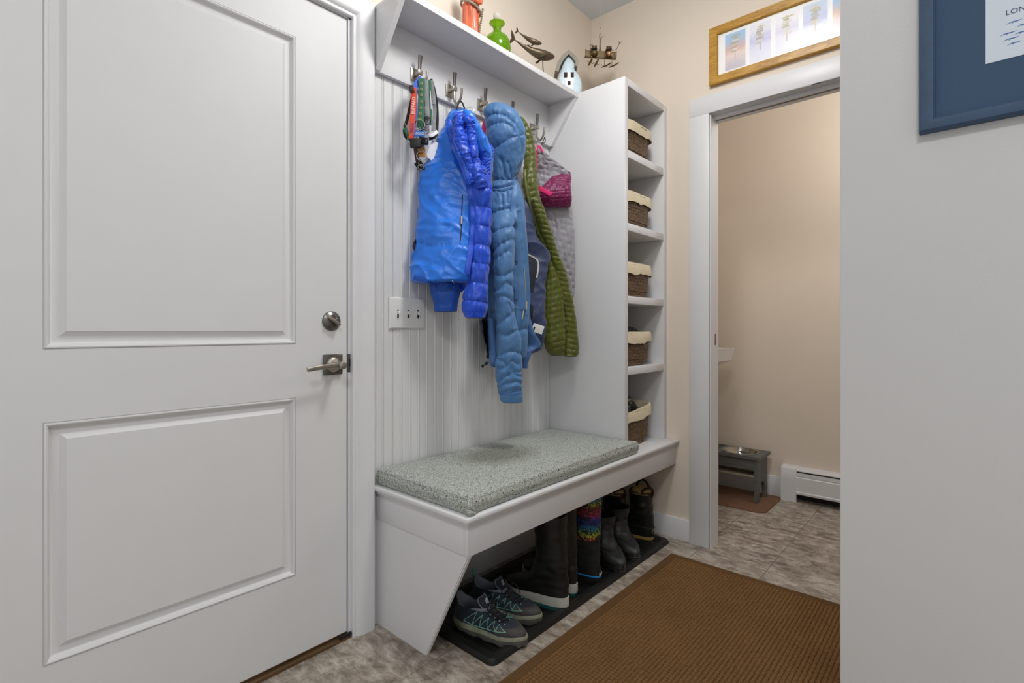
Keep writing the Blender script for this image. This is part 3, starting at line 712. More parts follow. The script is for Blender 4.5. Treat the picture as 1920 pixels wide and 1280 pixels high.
# whales
def whale(root, nose, tail, R, name):
    ax = (nose-tail); L = ax.length; ax.normalize(); side = ax.cross(UP).normalized(); up = side.cross(ax)
    prof = [(0,.10),(.06,.14),(.15,.24),(.28,.42),(.42,.66),(.55,.88),(.66,1.0),(.77,.97),(.86,.80),(.93,.58),(.975,.36),(1,.08)]
    P = cr(prof, 50); rows = []
    for s, r in P:
        arch = up*(R*1.1*math.sin(s*PI)*-.35 + R*.9*(1-s)**2.2)
        c = tail+ax*(L*s)+arch
        rows.append([c+side*(math.cos(2*PI*k/24)*R*r*.85)+up*(math.sin(2*PI*k/24)*R*r*(1.0 if math.sin(2*PI*k/24) < 0 else .75)) for k in range(24)])
    m = MB(); m.grid(rows, closev=True, cap0=True, cap1=True); m.build(name, M['whalebr'], root, smooth=60)
    tp = tail+up*(R*.9)
    def blade(pts, th, nm):
        mm = MB(); nv = (Vector(pts[1])-Vector(pts[0])).cross(Vector(pts[2])-Vector(pts[0])).normalized()*th
        mm.prism([Vector(p)-nv/2 for p in pts], (0,0,0), nv); return mm.build(nm, M['whalebr'], root, smooth=30)
    sp = (up*.8+side*.55).normalized()
    for s in (-1, 1):
        blade([tp+ax*R*.3, tp-ax*R*.15+sp*s*R*.65+ax*R*.0, tp-ax*R*.75+sp*s*R*1.25, tp-ax*R*.65+sp*s*R*.5, tp-ax*R*.4], R*.09, 'fluke')
        c = tail+ax*L*.74-up*R*.3+side*s*R*.7
        blade([c+ax*R*.35, c-ax*R*.15, c-ax*R*1.1+side*s*R*.5-up*R*1.1, c-ax*R*.7+side*s*R*.62-up*R*1.15], R*.09, 'pectoral_fin')
    c = tail+ax*L*.38+up*R*.35
    blade([c+ax*R*.3, c-ax*R*.3, c-ax*R*.42+up*R*.38], R*.1, 'dorsal_fin')
w1a, w1b = WX(1040, 107, .145), WX(962, 82, .045)
wy = WX(1020, 130, .1)
wt = thing('whale_sculpture', 'dark bronze whale and calf sculpture on a rod stand on the shelf', 'sculpture', (wy.x, wy.y, ZS))
whale(wt, w1a, w1b, .0255, 'whale_body')
whale(wt, WX(1016, 82, .135), WX(969, 63, .060), .0135, 'calf_body')
mid = w1a.lerp(w1b, .30)
m = MB(); m.tube(crv([mid+Vector((0,.0,-.01)), Vector((mid.x,mid.y+.006,ZS+.06)), Vector((mid.x+.01,mid.y+.012,ZS+.012))], 12), .0022, 8)
m.tube([w1a.lerp(w1b,.62), WX(992, 84, .095)], .0014, 6); m.build('support_rod', M['whalebr'], wt)
m = MB(); m.grid([rrect(mid.x-.028,mid.x+.04,mid.y-.03,mid.y+.05,ZS+.0002,.02), rrect(mid.x-.028,mid.x+.04,mid.y-.03,mid.y+.05,ZS+.008,.02), rrect(mid.x-.012,mid.x+.02,mid.y-.012,mid.y+.035,ZS+.02,.01)], closev=True, cap0=True, cap1=True)
m.build('base', mat('dark_stone', (74,70,66), .6, var=.3, vscale=40, bs=.4, bscale=60), wt)
# crooked ceramic house
hc = WX(1066, 150, .112); hc.z = ZS
ch = thing('ceramic_house', 'crooked pale blue ceramic house with brown windows at shelf end', 'figurine', hc)
RH, UH = RT, UP; DH = -FW
def H(a, z, d): return hc+RT*a+UP*z+DH*d
# outline as pixels -> local (a,z) relative to centre; curved comma-like body
k_ = depth(hc)/F
oc = [(1047,190),(1044,166),(1046,150),(1050,138),(1054,126),(1060,115),(1065,110),(1071,115),(1077,124),(1076,134),(1083,143),(1089,156),(1090,172),(1087,190)]
def loc_(u, v):
    p = CAM + ray(u, v)*depth(hc); d = p-hc; return d.dot(RT), d.z
ol = [loc_(u, v) for u, v in oc]; ol = [(a, max(0.0002, z)) for a, z in ol]
oc2 = cr(ol, 40)
m = MB(); rows = []
ca = np.mean([a for a, z in ol]); cz = np.mean([z for a, z in ol])
for d, s in ((-.028,.80),(-.026,.93),(-.018,1),(.018,1),(.026,.94),(.029,.82)):
    rows.append([H(ca+(a-ca)*s, max(.0002, cz+(z-cz)*s if z > .001 else z), d) for a, z in oc2])
m.grid(rows, closev=True, cap0=True, cap1=True)
M['crackle'] = mat('pale_blue_crackle_glaze', (196,214,224), .3, var=.08, vscale=80, bs=.5, bscale=110, bd=.003, coat=.5)
m.build('house_body', M['crackle'], ch, smooth=60)
rf = [loc_(u, v) for u, v in ((1045.5,142),(1050,129),(1057,117),(1065,109),(1072,116),(1077.5,124),(1076,130))]
rin = [loc_(u, v) for u, v in ((1039.5,140),(1044,124),(1053,111),(1065,101.5),(1075,110),(1083.5,121),(1081,132))]
m = MB()
A = [H(a, z, -.034) for a, z in rin]; B = [H(a, z, .040) for a, z in rin]; C_ = [H(a, z, .040) for a, z in rf]; D_ = [H(a, z, -.034) for a, z in rf]
m.grid([A, B, C_, D_], closeu=True)
for k in (0, -1):
    V = [m.b.verts.new(q[k]) for q in (A, B, C_, D_)]; m.b.faces.new(V)
m.build('roof', mat('olive_grey_glaze', (128,122,106), .5, var=.15, vscale=40, bs=.3, bscale=90), ch, smooth=30)
M['win'] = mat('brown_window_glaze', (58,24,14), .8, var=.2)
for (u, v, w, h) in ((1059.5,146,6,9.5),(1071.5,146,6,9.5),(1065.5,161,6,7)):
    a, z = loc_(u, v); mm = MB(); a2 = w*k_/2; z2 = h*k_/2
    mm.prism([H(a-a2, z-z2, .0275), H(a+a2, z-z2, .0275), H(a+a2, z+z2, .0275), H(a-a2, z+z2, .0275)], (0,0,0), DH*.0042); mm.build('house_window', M['win'], ch, smooth=0)
# ------------------------------------------------------------------ FROG SKI-LIFT ORNAMENT
oc_ = CAM + ray(1130, 95)*2.66
fr = thing('frog_ornament', 'bronze metal ornament of two frogs on a ski lift chair hanging by thin wire', 'ornament', (oc_.x, oc_.y, oc_.z-.08))
ko = 2.66/F
def O(u, v, d=0): return CAM + ray(u, v)*(2.66-d)
mb = MB()
def bar(m_, pts, r=.0016): m_.tube(pts, r, 8)
m = MB(); bar(m, [O(1125,50.5), O(1125.5,-3)], .00035); m.box(tuple(Vector((O(1125.5,-3).x-.006, O(1125.5,-3).y-.006, ZC-.004))), tuple(Vector((O(1125.5,-3).x+.006, O(1125.5,-3).y+.006, ZC-.0002))))
bar(m, [O(1125.5,-3), Vector((O(1125.5,-3).x, O(1125.5,-3).y, ZC-.002))], .00035); m.build('hanging_wire', mat('clear_wire', (196,188,176), .5, var=.02), fr)
m = MB()
m.tube([O(1125,50+2*math.sin(a)*1.0) + RT*.0 for a in (0,)]+[O(1126,55)], .0012, 6)
ring = [O(1125.5+1.8*math.cos(a), 68+5*math.sin(a)) for a in np.linspace(0, 2*PI, 14)[:-1]]; m.tube(ring, .0011, 6, closed=True)
m.build('chain_link', M['bronze'], fr); m = MB()
bar(m, [O(1125,72), O(1124.5,92)], .0026); bar(m, [O(1127,72), O(1126.5,92)], .0012); bar(m, [O(1127,73), O(1129,69), O(1132,68)], .001)
bar(m, [O(1124.8,89), O(1124.8,96)], .004); m.build('hanger_pole', M['bronze'], fr)
m = MB(); R0 = 1098; R1 = 1155
m.prism([O(R0+1,93.5), O(R1-1,97), O(R1-1,110), O(R0+1,103)], (0,0,0), FW*.003); m.build('chair_back', M['bronze'], fr, smooth=20)
m = MB(); s0 = O(R0,105,.03); s1 = O(R1-1,111,.03)
m.prism([O(R0+1,105,-.0), O(R1,110,-.0), O(R1-3,112,.045), O(R0-1,108,.045)], (0,0,0), UP*-.003); m.build('chair_seat', M['bronze'], fr, smooth=20)
m = MB()
for (ua, va) in ((R0,93),(R1,97)):
    bar(m, crv([O(ua,va), O(ua+.5,va+.5,.04), O(ua,va+12,.045), O(ua-2,va+15,.0)], 14), .0025)
m.build('armrests', M['bronze'], fr)
for i, (cu_, cv_) in enumerate(((1114.5,100),(1142,101.5))):
    bm_ = MB(); rr = 6.3*ko; c = O(cu_, cv_, .022); bm_.ell(c, (rr, rr, rr*.95), u=24, v=16)
    body = bm_.build('frog_body', M['copper' if i else 'bronze'], fr, smooth=60)
    bm_ = MB(); hcn = O(cu_-.5, cv_-8.5, .02); bm_.ell(hcn, (rr*.95, rr*.95, rr*.55)); bm_.ell(hcn+UP*.004, (rr*.8, rr*.8, rr*.6))
    for s in (-1, 1): bm_.ell(hcn+RT*s*rr*.5+UP*rr*.65-FW*.004, (.0055,.0055,.0055), u=12, v=8)
    bm_.build('frog_head', M['bronze'], fr, smooth=60)
    bm_ = MB(); bm_.ell(hcn-UP*rr*.35-FW*.008, (rr*.7, rr*.7, rr*.32)); bm_.build('frog_mouth', M['darkgap'], fr, smooth=60)
    if i == 1:
        bm_ = MB(); bar(bm_, crv([O(cu_+5,95,.015), O(1150,94,.015), O(1156,92,.015), O(1161,82,.015)], 14), .0014)
        for (du, dv) in ((-.5,-5),(1.5,-4.5),(5,-3)): bar(bm_, [O(1161,82,.015), O(1161+du,82+dv,.015)], .0011)
        bm_.build('frog_arm', M['bronze'], fr)
        bm_ = MB(); bar(bm_, crv([O(1136,93,.02), O(1134.5,98,.035), O(1134.5,108,.04)], 10), .0014); bm_.build('frog_arm', M['bronze'], fr)
    else:
        bm_ = MB(); bar(bm_, crv([O(1110,94,.02), O(1106.5,90,.03), O(1108,83.5,.03), O(1111,82.5,.03)], 10), .0018); bm_.build('frog_arm', M['bronze'], fr)
        bm_ = MB(); bar(bm_, crv([O(1109,97,.02), O(1106,101,.035), O(1108,107,.04)], 10), .0014); bm_.build('frog_arm', M['bronze'], fr)
    feet = ((1108,118),(1119,120)) if i == 0 else ((1133.5,124),(1147,124))
    for (fu, fv) in feet:
        bm_ = MB(); bar(bm_, crv([O(cu_+(fu-cu_)*.5, 106, .03), O(fu+.6,108,.045), O(fu,fv-1,.04)], 10), .0014); bm_.build('frog_leg', M['bronze'], fr)
        bm_ = MB(); sgn = 1
        if i == 0: a_, e_ = O(fu-5,fv+5,.06), O(fu+3,fv-9,.02)
        else: a_, e_ = O(fu-6,fv+2.5,.06), O(fu+13,fv-6,.02)
        pth = crv([a_, a_.lerp(e_,.5)-UP*.002, e_+UP*.002], 12)
        bm_.tube(pth, 0, 10, flat=lambda s: (.0065+.005*math.sin(PI*s), .0012), wdir=(-FW+UP*.7)); bm_.build('ski', M['bronze'], fr, smooth=50)
        bm_ = MB(); bar(bm_, [O(fu-7,fv-3,.06), O(fu+5,fv+2,.045)], .0011); bm_.build('ski_pole', M['bronze'], fr)
# ------------------------------------------------------------------ BASKETS
def superrect(x0, x1, y0, y1, n, p=5):
    cx, cy, hx, hy = (x0+x1)/2, (y0+y1)/2, (x1-x0)/2, (y1-y0)/2; out = []
    for k in range(n):
        a = 2*PI*k/n; c, s = math.cos(a), math.sin(a)
        r = (abs(c)**p+abs(s)**p)**(-1/p); out.append((cx+hx*c*r, cy+hy*s*r, a))
    return out
def basket(z, label, dx=0, top=.150, skew=0, yl=2.365, seed=0, lab=None):
    zb_ = z+.0004
    t = thing('storage_basket', label, 'basket', (.27, 2.25, zb_), 'woven baskets in the cubbies')
    n = 300; NR = 60; H_ = top; rows = []
    for i in range(NR+1):
        s = i/NR; zz = zb_+.002+H_*s
        out = []
        ring_ = superrect(.17-.02*s, .392+.018*s+dx, 2.135-.025*s, 2.345+.045*s, n)
        per = .96; rh = .0145
        for j, (x, y, a) in enumerate(ring_):
            arc = a/(2*PI)*per; row_ = (zz-zb_)/rh; kk = int(row_); fz = row_-kk
            sl = (fz-.5)*.010*(1 if kk % 2 else -1)
            g = abs(math.sin(PI*((arc+sl)/.021+.5*(kk % 2))))
            h = (math.sin(PI*fz)**.6)*(.35+.65*g**.7)*.006
            cx, cy = .28, 2.25; d = Vector((x-cx, y-cy, 0)).normalized()
            out.append(Vector((x, y, zz))+d*(h-.003))
        rows.append(out)
    m = MB(); m.grid(rows, closev=True, cap0=True)
    inner = [[p.lerp(Vector((.28,2.25,p.z)), .05) for p in rows[-1]], [Vector((p.x*.9+.028, p.y*.92+.18, zb_+.03)) for p in rows[-1]]]
    m.grid(inner, closev=True, cap1=True); m.build('woven_body', M['basket'], t, smooth=70)
    # cloth liner folded over the rim
    rows = []; n2 = 160; hb = .052
    base = superrect(.148, .412+dx, 2.105, 2.398, n2)
    for i in range(15):
        q = i/14; row = []
        for (x, y, a) in base:
            w = noise.noise(Vector((x*14, y*14, seed+q*1.2)))*.005; w2 = noise.noise(Vector((a*3, seed*3.1, 0)))*.012
            d = Vector((x-.28, y-2.25, 0)).normalized()
            if q < .72:
                f = q/.72; o_ = .003-.0045*f+w*(.4+f*.6)+.002*math.sin(PI*f); zz = zb_+H_-(hb+w2)*(1-f)+.012
            else:
                f = (q-.72)/.28; o_ = -.0015-.018*f; zz = zb_+H_+.012+.003*math.sin(PI*f)-.035*f*f+w*.3
            row.append(Vector((x, y, zz+skew*(y-2.25)))+d*o_)
        rows.append(row)
    m = MB(); m.grid(rows, closev=True); o = m.build('cloth_liner', M['liner'], t, smooth=70)
    m2 = MB(); m2.grid([[p+Vector((0,0,-.003)) for p in rows[-1]], [Vector(((p.x-.28)*.8+.28, (p.y-2.25)*.8+2.25, zb_+.09)) for p in rows[-1]]], closev=True, cap1=True); m2.build('liner_inside', M['liner'], t, smooth=70)
    return t
basket(SH[0], 'brown woven basket with cream liner in the top cubby', seed=1)
basket(SH[1], 'brown woven basket with cream liner in second cubby from top', seed=2)
basket(SH[2], 'brown woven basket with cream liner in the middle cubby', seed=3)
basket(SH[3], 'brown woven basket with cream liner in the fourth cubby down', seed=4)
basket(.4985, 'brown woven basket with cream liner at bottom, standing on the bench', top=.165, skew=.10, seed=5)
def lump(name, c, r, m_, label, cat, seed=0, amp=.35):
    t = bmesh.new(); bmesh.ops.create_icosphere(t, subdivisions=4, radius=1)
    for v in t.verts:
        k = 1+amp*noise.noise(v.co*1.6+Vector((seed*5, 0, 0)))+amp*.35*noise.noise(v.co*4.5+Vector((seed, 3, 0)))
        v.co = Vector((v.co.x*r[0], v.co.y*r[1], v.co.z*r[2]))*k
    mb_ = MB(); mb_.add(t, Matrix.Translation(Vector(c))); return setp(mb_.build(name, m_, None, smooth=70), label, cat)
lump('knit_glove', (.30, 2.19, SH[3]+.19), (.05,.045,.05), M['blackfab'], 'black glove bundle poking up from fourth basket', 'glove', 1)
lump('knit_glove', (.34, 2.235, SH[3]+.165), (.045,.05,.025), M['blackfab'], 'flat black glove lying on the rim of the fourth basket', 'glove', 2)
lump('camouflage_hat', (.32, 2.185, .70), (.06,.05,.055), M['camo'], 'crumpled camouflage hat piled in bottom basket', 'hat', 3, .5)
lump('dark_hat', (.30, 2.285, .672), (.06,.055,.03), mat('charcoal_knit', (52,50,50), .9, var=.2, bs=.5, bscale=250), 'dark knitted hat in the bottom basket beside camouflage hat', 'hat', 4)
lump('clear_wrap', (.30, 2.20, SH[1]+.165), (.045,.05,.035), mat('crumpled_grey_plastic', (150,152,156), .3, var=.3, vscale=60, bs=.5, bscale=60), 'crumpled grey plastic bundle in the second basket from top', 'bag', 6, .5)
# ------------------------------------------------------------------ COATS
SIDE = RT
def N3(p, s, o=0): return noise.noise(Vector((p[0]*s[0]+o, p[1]*s[1]+o*.7, p[2]*s[2]-o)))
def loft(name, st, m, parent, disp=None, nA=120, nL=150, sq=2.3, inner=None, xmin=.010, caps=(True, True), tip=(.5, .5), smooth=70):
    """st rows: (v, u_left, u_right, x_centre, half_depth). Builds a stuffed-cloth volume hanging in front of the wall."""
    S = cr(st, nL); rows = []
    L = 0; prev = None; info = []
    for i, (v, ul, ur, x, th) in enumerate(S):
        c = WX((ul+ur)/2, v, x); hw = (ur-ul)/2*depth(c)/F; info.append((c, hw, th))
        if prev is not None: L += (c-prev).length
        prev = c
    l = 0; prev = None
    for i, (c, hw, th) in enumerate(info):
        if prev is not None: l += (c-prev).length
        prev = c; row = []
        e0 = min(1, (i+1)/max(1, nL*.03)); e1 = min(1, (nL-i)/max(1, nL*.03))
        k = 1-(1-tip[0])*(1-e0)**2-(1-tip[1])*(1-e1)**2
        for j in range(nA):
            a = 2*PI*j/nA; ca, sa = math.cos(a), math.sin(a)
            f = (abs(ca)**sq+abs(sa)**sq)**(-1/sq)
            n = (RT*(ca/max(hw,.005)) - FW*(sa/max(th,.005))).normalized()
            p = c + RT*(ca*f*hw*k) - FW*(sa*f*th*k)
            if disp: p = p + n*disp(p, a, l, L, hw, i/(nL-1))*min(e0, e1)
            if p.x < xmin: p.x = xmin + .002*math.sin(a*3)
            row.append(p)
        rows.append(row)
    mb_ = MB(); mb_.grid(rows, closev=True, cap0=caps[0], cap1=caps[1] and not inner)
    o = mb_.build(name, m, parent, smooth=smooth)
    if inner:
        r = rows[-1]; cen = sum(r, Vector())/nA; mb_ = MB()
        mb_.grid([r, [cen+(p-cen)*.86+Vector((0,0,-.001)) for p in r], [cen+(p-cen)*.75+Vector((0,0,.02)) for p in r], [cen+(p-cen)*.6+Vector((0,0,.045)) for p in r]], closev=True, cap1=True)
        mb_.build('cuff_opening', inner, o, smooth=60)
    return o
def puff(h, amp, slope=0, wr=.0015, off=0, sharp=.5, chev=0, seed=0):
    def f(p, a, l, L, hw, s):
        x = math.cos(a)*hw
        ph = (l + slope*x + chev*abs(x) + off)/h + .06*N3(p, (9,9,9), seed)
        q = abs(math.sin(PI*ph)); d = amp*(q**sharp-.6)
        seam = 1-q
        d += wr*(.4+seam)*N3(p, (75,75,28), seed+3)*1.6 + wr*N3(p, (30,30,18), seed+5)
        return d
    return f
def seams(lines, amp=.006, w=9, wr=.002, seed=0, base=None):
    A = []; B = []
    for ln_ in lines:
        q = cr(ln_, 4*len(ln_)); A += list(q[:-1]); B += list(q[1:])
    A = np.array(A); B = np.array(B); D = B-A; LL = (D**2).sum(1)+1e-9
    def f(p, a, l, L, hw, s):
        r = p-CAM; dd = r.dot(FW); u = CU+F*r.dot(RT)/dd; v = CV-F*r.z/dd
        P = np.array((u+1.5*N3(p, (40,40,40), seed), v+1.5*N3(p, (40,40,40), seed+8))); t = np.clip(((P-A)*D).sum(1)/LL, 0, 1); e = math.sqrt((((A+D*t[:,None])-P)**2).sum(1).min())
        g = math.exp(-e/w)
        return amp*(.55-g) + wr*g*1.8*N3(p, (95,95,22), seed+1) + wr*.8*N3(p, (26,26,14), seed+2) + wr*.35*N3(p, (60,60,60), seed+4)
    return f
def shell(amp=.006, seed=0, vert=1):
    def f(p, a, l, L, hw, s):
        d1 = N3(p, (11, 11, 5), seed); r = 1-abs(N3((p.x+p.y+.8*p.z, p.y-p.x, p.z), (10, 13, 12), seed+2))*2
        r2 = 1-abs(N3((p.x, p.y+1.1*p.z, p.z-.6*p.y), (13, 17, 20), seed+9))*2
        return amp*(d1*1.3 + .55*r*r*r + .35*r2) + amp*.10*N3(p, (50,50,50), seed)
    return f
def both(f, g): return lambda *a: f(*a)+g(*a)
def strip(name, m, parent, tree, pts, wpx, th=.004, off=.002, n=40, ripple=0):
    P = cr(pts, n); out = []
    for (u, v) in P: out.append(hit(tree, u, v, off))
    # smooth the path depth a little
    for _ in range(3): out = [out[0]]+[(out[i-1]+out[i]*2+out[i+1])/4 for i in range(1, len(out)-1)]+[out[-1]]
    w = [depth(p)/F for p in out]
    mb_ = MB(); mb_.tube(out, 0, 12, flat=lambda s: ((wpx(s) if callable(wpx) else wpx)*w[int(s*(n-1))]*(1+ripple*math.sin(s*60)*.1), th), wdir=lambda p: (CAM-p).normalized()*1.0)
    return mb_.build(name, m, parent, smooth=60)
def patch(name, m, parent, tree, quad, off=.002, th=.0015, nu=8, nv=8, puffy=0):
    """cloth patch following the surface; quad = 4 pixel corners TL,TR,BR,BL"""
    (a, b_, c, d) = [Vector((q[0], q[1], 0)) for q in quad]; fr_ = []; bk_ = []
    for i in range(nv+1):
        t_ = i/nv; l_ = a.lerp(d, t_); r_ = b_.lerp(c, t_); r1 = []; r2 = []
        for j in range(nu+1):
            q = l_.lerp(r_, j/nu); e = min(1, 4*min(j/nu, 1-j/nu))*min(1, 4*min(t_, 1-t_))
            p = hit(tree, q.x, q.y, off+puffy*math.sqrt(e)); nrm = (CAM-p).normalized(); r1.append(p+nrm*th); r2.append(p)
        fr_.append(r1); bk_.append(r2)
    mb_ = MB(); mb_.grid(fr_); mb_.grid(bk_)
    bo = lambda g: g[0]+[r[-1] for r in g[1:]]+list(reversed(g[-1][:-1]))+[r[0] for r in reversed(g[1:-1])]
    mb_.grid([bo(fr_), bo(bk_)], closev=True)
    return mb_.build(name, m, parent, smooth=50)

# ---- jacket 5: grey and magenta quilted, on the last hook
g5 = thing('quilted_jacket', 'grey quilted childs jacket with magenta lined sleeve on the hook nearest the cubbies', 'jacket', (.06, 1.93, 1.2), 'jackets on the coat hooks')
o5a = loft('body_panel', [(268,1006,1012,.10,.006),(282,1005,1019,.105,.012),(296,1004,1034,.11,.016),(310,1004,1052,.118,.018),(324,1006,1066,.124,.020),(345,1008,1069,.128,.020),(375,1014,1070,.130,.020),(400,1020,1072,.132,.022),(430,1026,1075,.135,.022),(470,1032,1077,.138,.022),(510,1040,1077,.140,.022),(535,1048,1077,.142,.020),(556,1052,1075,.144,.016)], M['j5'], g5,
           puff(.030, .0035, slope=-.30, wr=.004, seed=2))
t5 = bvh(o5a)
o5b = loft('sleeve', [(322,1046,1069,.150,.012),(330,1036,1070,.158,.018),(342,1024,1070,.164,.022),(356,1013,1071,.166,.024),(370,1012,1072,.166,.024),(381,1016,1072,.162,.020),(389,1024,1068,.158,.014)], M['j5m'], g5,
           puff(.017, .0035, slope=.1, wr=.003, seed=4), nL=90)
strip('pink_binding', M['j5p'], g5, bvh(o5a, o5b), [(1006,350),(1016,355),(1025,360),(1034,365)], 8, .004, .004, 20)
strip('pink_binding', M['j5p'], g5, t5, [(1009,272),(1006,290),(1006,310),(1005,330),(1006,346)], 3.5, .003, .002, 24)
strip('pink_binding', M['j5p'], g5, t5, [(1010,273),(1014,278),(1017,285)], 4, .003, .002, 12)
MB().tube(crv([Vector((.095,1.905,1.955)), Vector((.088,1.898,1.930)), WX(1009,276,.085), WX(1013,272,.085), Vector((.092,1.912,1.935)), Vector((.095,1.907,1.955))], 26), .0018, 8).build('hanging_loop', M['blackfab'], g5)
# ---- jacket 4: olive down
g4 = thing('down_jacket', 'olive green narrow-ribbed down jacket hanging between steel blue and grey jackets', 'jacket', (.09, 1.8, 1.0), 'jackets on the coat hooks')
o4a = loft('body_panel', [(219,973,979,0.100,0.008),(228,974,986,0.102,0.016),(245,976,995,0.105,0.024),(275,980,1003,0.110,0.029),(310,982,1006,0.117,0.030),(345,980,1008,0.123,0.032),(372,984,1013,0.128,0.032),(400,988,1020,0.133,0.034),(430,1000,1028,0.139,0.035),(460,1008,1036,0.144,0.037),(500,1020,1046,0.152,0.038),(540,1018,1055,0.155,0.038),(580,1017,1058,0.155,0.038),(620,1018,1059,0.155,0.037),(645,1020,1059,0.155,0.034),(660,1027,1058,0.155,0.027),(667,1034,1056,0.155,0.019)], M['j4'], g4,
           puff(.0265, .0042, slope=.28, wr=.0022, seed=7, sharp=.45), nL=260, tip=(.5,.7))
o4b = loft('sleeve', [(372,996,1012,0.165,0.013),(395,1000,1021,0.168,0.021),(425,1010,1031,0.173,0.026),(455,1020,1041,0.177,0.028),(480,1029,1049,0.181,0.028),(510,1037,1061,0.186,0.029),(545,1045,1070,0.191,0.030),(580,1053,1077,0.195,0.030),(615,1056,1082,0.195,0.030),(645,1057,1084.5,0.195,0.030),(660,1056,1085,0.195,0.028),(668,1058,1082,0.195,0.027)], M['j4'], g4,
           puff(.0245, .0040, slope=-.22, wr=.002, seed=8, sharp=.45), nL=220, inner=M['j3d'], tip=(.5,.9))
t4 = bvh(o4a, o4b)
strip('zipper_placket', M['j4'], g4, t4, [(984,318),(985,340),(991,372),(1000,405),(1010,440)], 5, .005, .001, 30)
# ---- jacket 3: navy shell behind the steel blue one
g3 = thing('rain_jacket', 'thin navy and black jacket with white care label behind the steel blue jacket', 'jacket', (.05, 1.6, .95), 'jackets on the coat hooks')
o3a = loft('body_panel', [(372,960,990,.082,0.014),(395,940,995,.082,0.020),(425,925,1000,.082,0.024),(450,915,1009,.082,0.027),(478,908,1032,.082,0.029),(500,902,1027,.082,0.029),(540,896,1023,.082,0.029),(580,893,1022,.082,0.029),(610,896,1021,.082,0.027),(640,904,1018,.082,0.024),(658,912,1008,.082,0.020),(674,917,950,.082,0.012)], M['j3'], g3, shell(.009, 21))
t3 = bvh(o3a)
patch('inner_lining', M['j3d'], g3, t3, [(985,474),(1008,492),(1001,545),(987,548)], .004, .002)
strip('fleece_edge', M['fleece'], g3, t3, [(988,477),(998,481),(1008,489),(1009,505),(1006,521)], 3.2, .005, .005, 30)
patch('care_label', M['label'], g3, t3, [(1001,605),(1021,612),(1016,627),(996,621)], .008, .0006, 3, 3)
patch('label_print', M['blackfab'], g3, t3, [(1001,612),(1004,613),(1002,619),(999,619)], .0092, .0004, 1, 1)
patch('pocket_lining', M['j3d'], g3, t3, [(995,570),(1000,575),(996,632),(985,622)], .003, .002)
patch('side_panel', M['j3d'], g3, t3, [(898,600),(914,600),(922,660),(914,668)], .003, .0015)
m = MB(); 
for (u, v) in ((905,686),(912,681)): m.ell(hit(t3, u, v, 0, .10), (.006,.006,.0075), u=12, v=8)
m.tube([WX(905,686,.10), WX(912,680,.10), WX(919,679,.10), WX(926,672,.11)], .0016, 6); m.build('cord_toggle', M['black'], g3)
m = MB(); m.tube(crv([WX(994,622,.15), WX(997,628,.155), WX(999,634,.15), WX(996,640,.15), WX(1001,638,.15)], 20), .0016, 6); m.build('cord_loop', M['black'], g3)
# ---- pink jacket peeking out
gp = thing('hooded_jacket', 'hot pink jacket edge peeking out between the bright blue and steel blue jackets', 'jacket', (.05, 1.55, 1.8), 'jackets on the coat hooks')
loft('hood', [(226,908,914,.07,.008),(236,904,930,.075,.02),(250,903,940,.078,.025),(262,907,940,.078,.025),(280,914,938,.07,.02),(300,918,930,.06,.01)], M['j5p'], gp, shell(.003, 5), nL=60)
# ---- jacket 2: steel blue long down coat
g2 = thing('hooded_down_coat', 'long steel blue puffy coat with hood and one hanging front sleeve', 'coat', (.12, 1.6, .75), 'jackets on the coat hooks')
hx = .140
HS = [[(908,222),(925,214),(945,216),(962,228),(972,246),(978,275),(974,310),(962,340)],
      [(911,240),(925,233),(942,230),(958,236),(966,248)],
      [(922,281),(938,270),(955,260),(968,256),(982,252)],
      [(926,339),(938,336),(950,338),(964,336)], [(948,336),(944,318),(940,300)], [(960,334),(957,322),(954,306)]]
hood = loft('hood', [(194,925,938,hx,.012),(199,916,951,hx,.026),(207,909,963,hx,.038),(217,908,971,hx+.004,.048),(232,911,979,hx+.010,.054),(250,913,984,hx+.014,.057),(270,916,985,hx+.014,.057),(290,921,983,hx+.010,.053),(308,923,978,hx+.006,.047),(325,924,972,hx,.040),(338,925,966,hx-.004,.034),(346,926,964,hx-.006,.030)], M['j2'], g2,
    seams(HS, .010, 5.5, .0034, 3), nA=180, nL=180)
BS = [[(918,356),(940,358),(965,352)], [(922,401),(944,393),(968,389)], [(918,436),(941,430),(968,424)], [(916,470),(935,462),(950,460)], [(916,505),(930,500)], [(914,545),(926,540)], [(914,590),(930,586)], [(975,620),(986,616)],
      [(930,362),(929,380)], [(940,362),(941,384)], [(950,360),(953,380)], [(972,400),(975,520)]]
body2 = loft('body_panel', [(340,925,968,.136,.030),(352,922,974,.142,.034),(370,920,978,.150,.038),(395,918,982,.152,.042),(430,916,985,.152,.044),(470,913,988,.152,.044),(510,912,990,.150,.044),(550,913,991,.148,.044),(590,916,990,.146,.042),(625,922,988,.144,.040),(655,930,986,.142,.037),(672,936,984,.140,.032)], M['j2'], g2,
    both(seams(BS, .008, 5, .0028, 11), shell(.002, 31)), nA=160, nL=220)
t2 = bvh(hood, body2)
SS = [[(927,402),(944,393),(962,389)],[(925,436),(942,429),(966,424)],[(924,470),(934,462),(948,452),(966,448)],[(924,487),(940,478),(952,470)],[(926,512),(943,517),(962,508)],
      [(928,545),(938,540),(950,531),(964,540)],[(928,560),(946,555),(962,566)],[(930,606),(944,600),(958,590),(968,578)],[(955,570),(962,590),(966,612)],[(934,622),(950,628),(972,618)],
      [(932,668),(950,660),(978,662)],[(931,672),(945,680),(946,690)],[(934,692),(950,686),(962,676),(970,684)],[(932,718),(945,708),(960,700),(978,696)],[(958,684),(964,700),(980,706)],[(934,728),(952,718),(968,716),(981,722)],[(936,741),(958,736),(979,733)],[(938,737),(958,733),(979,729)]]
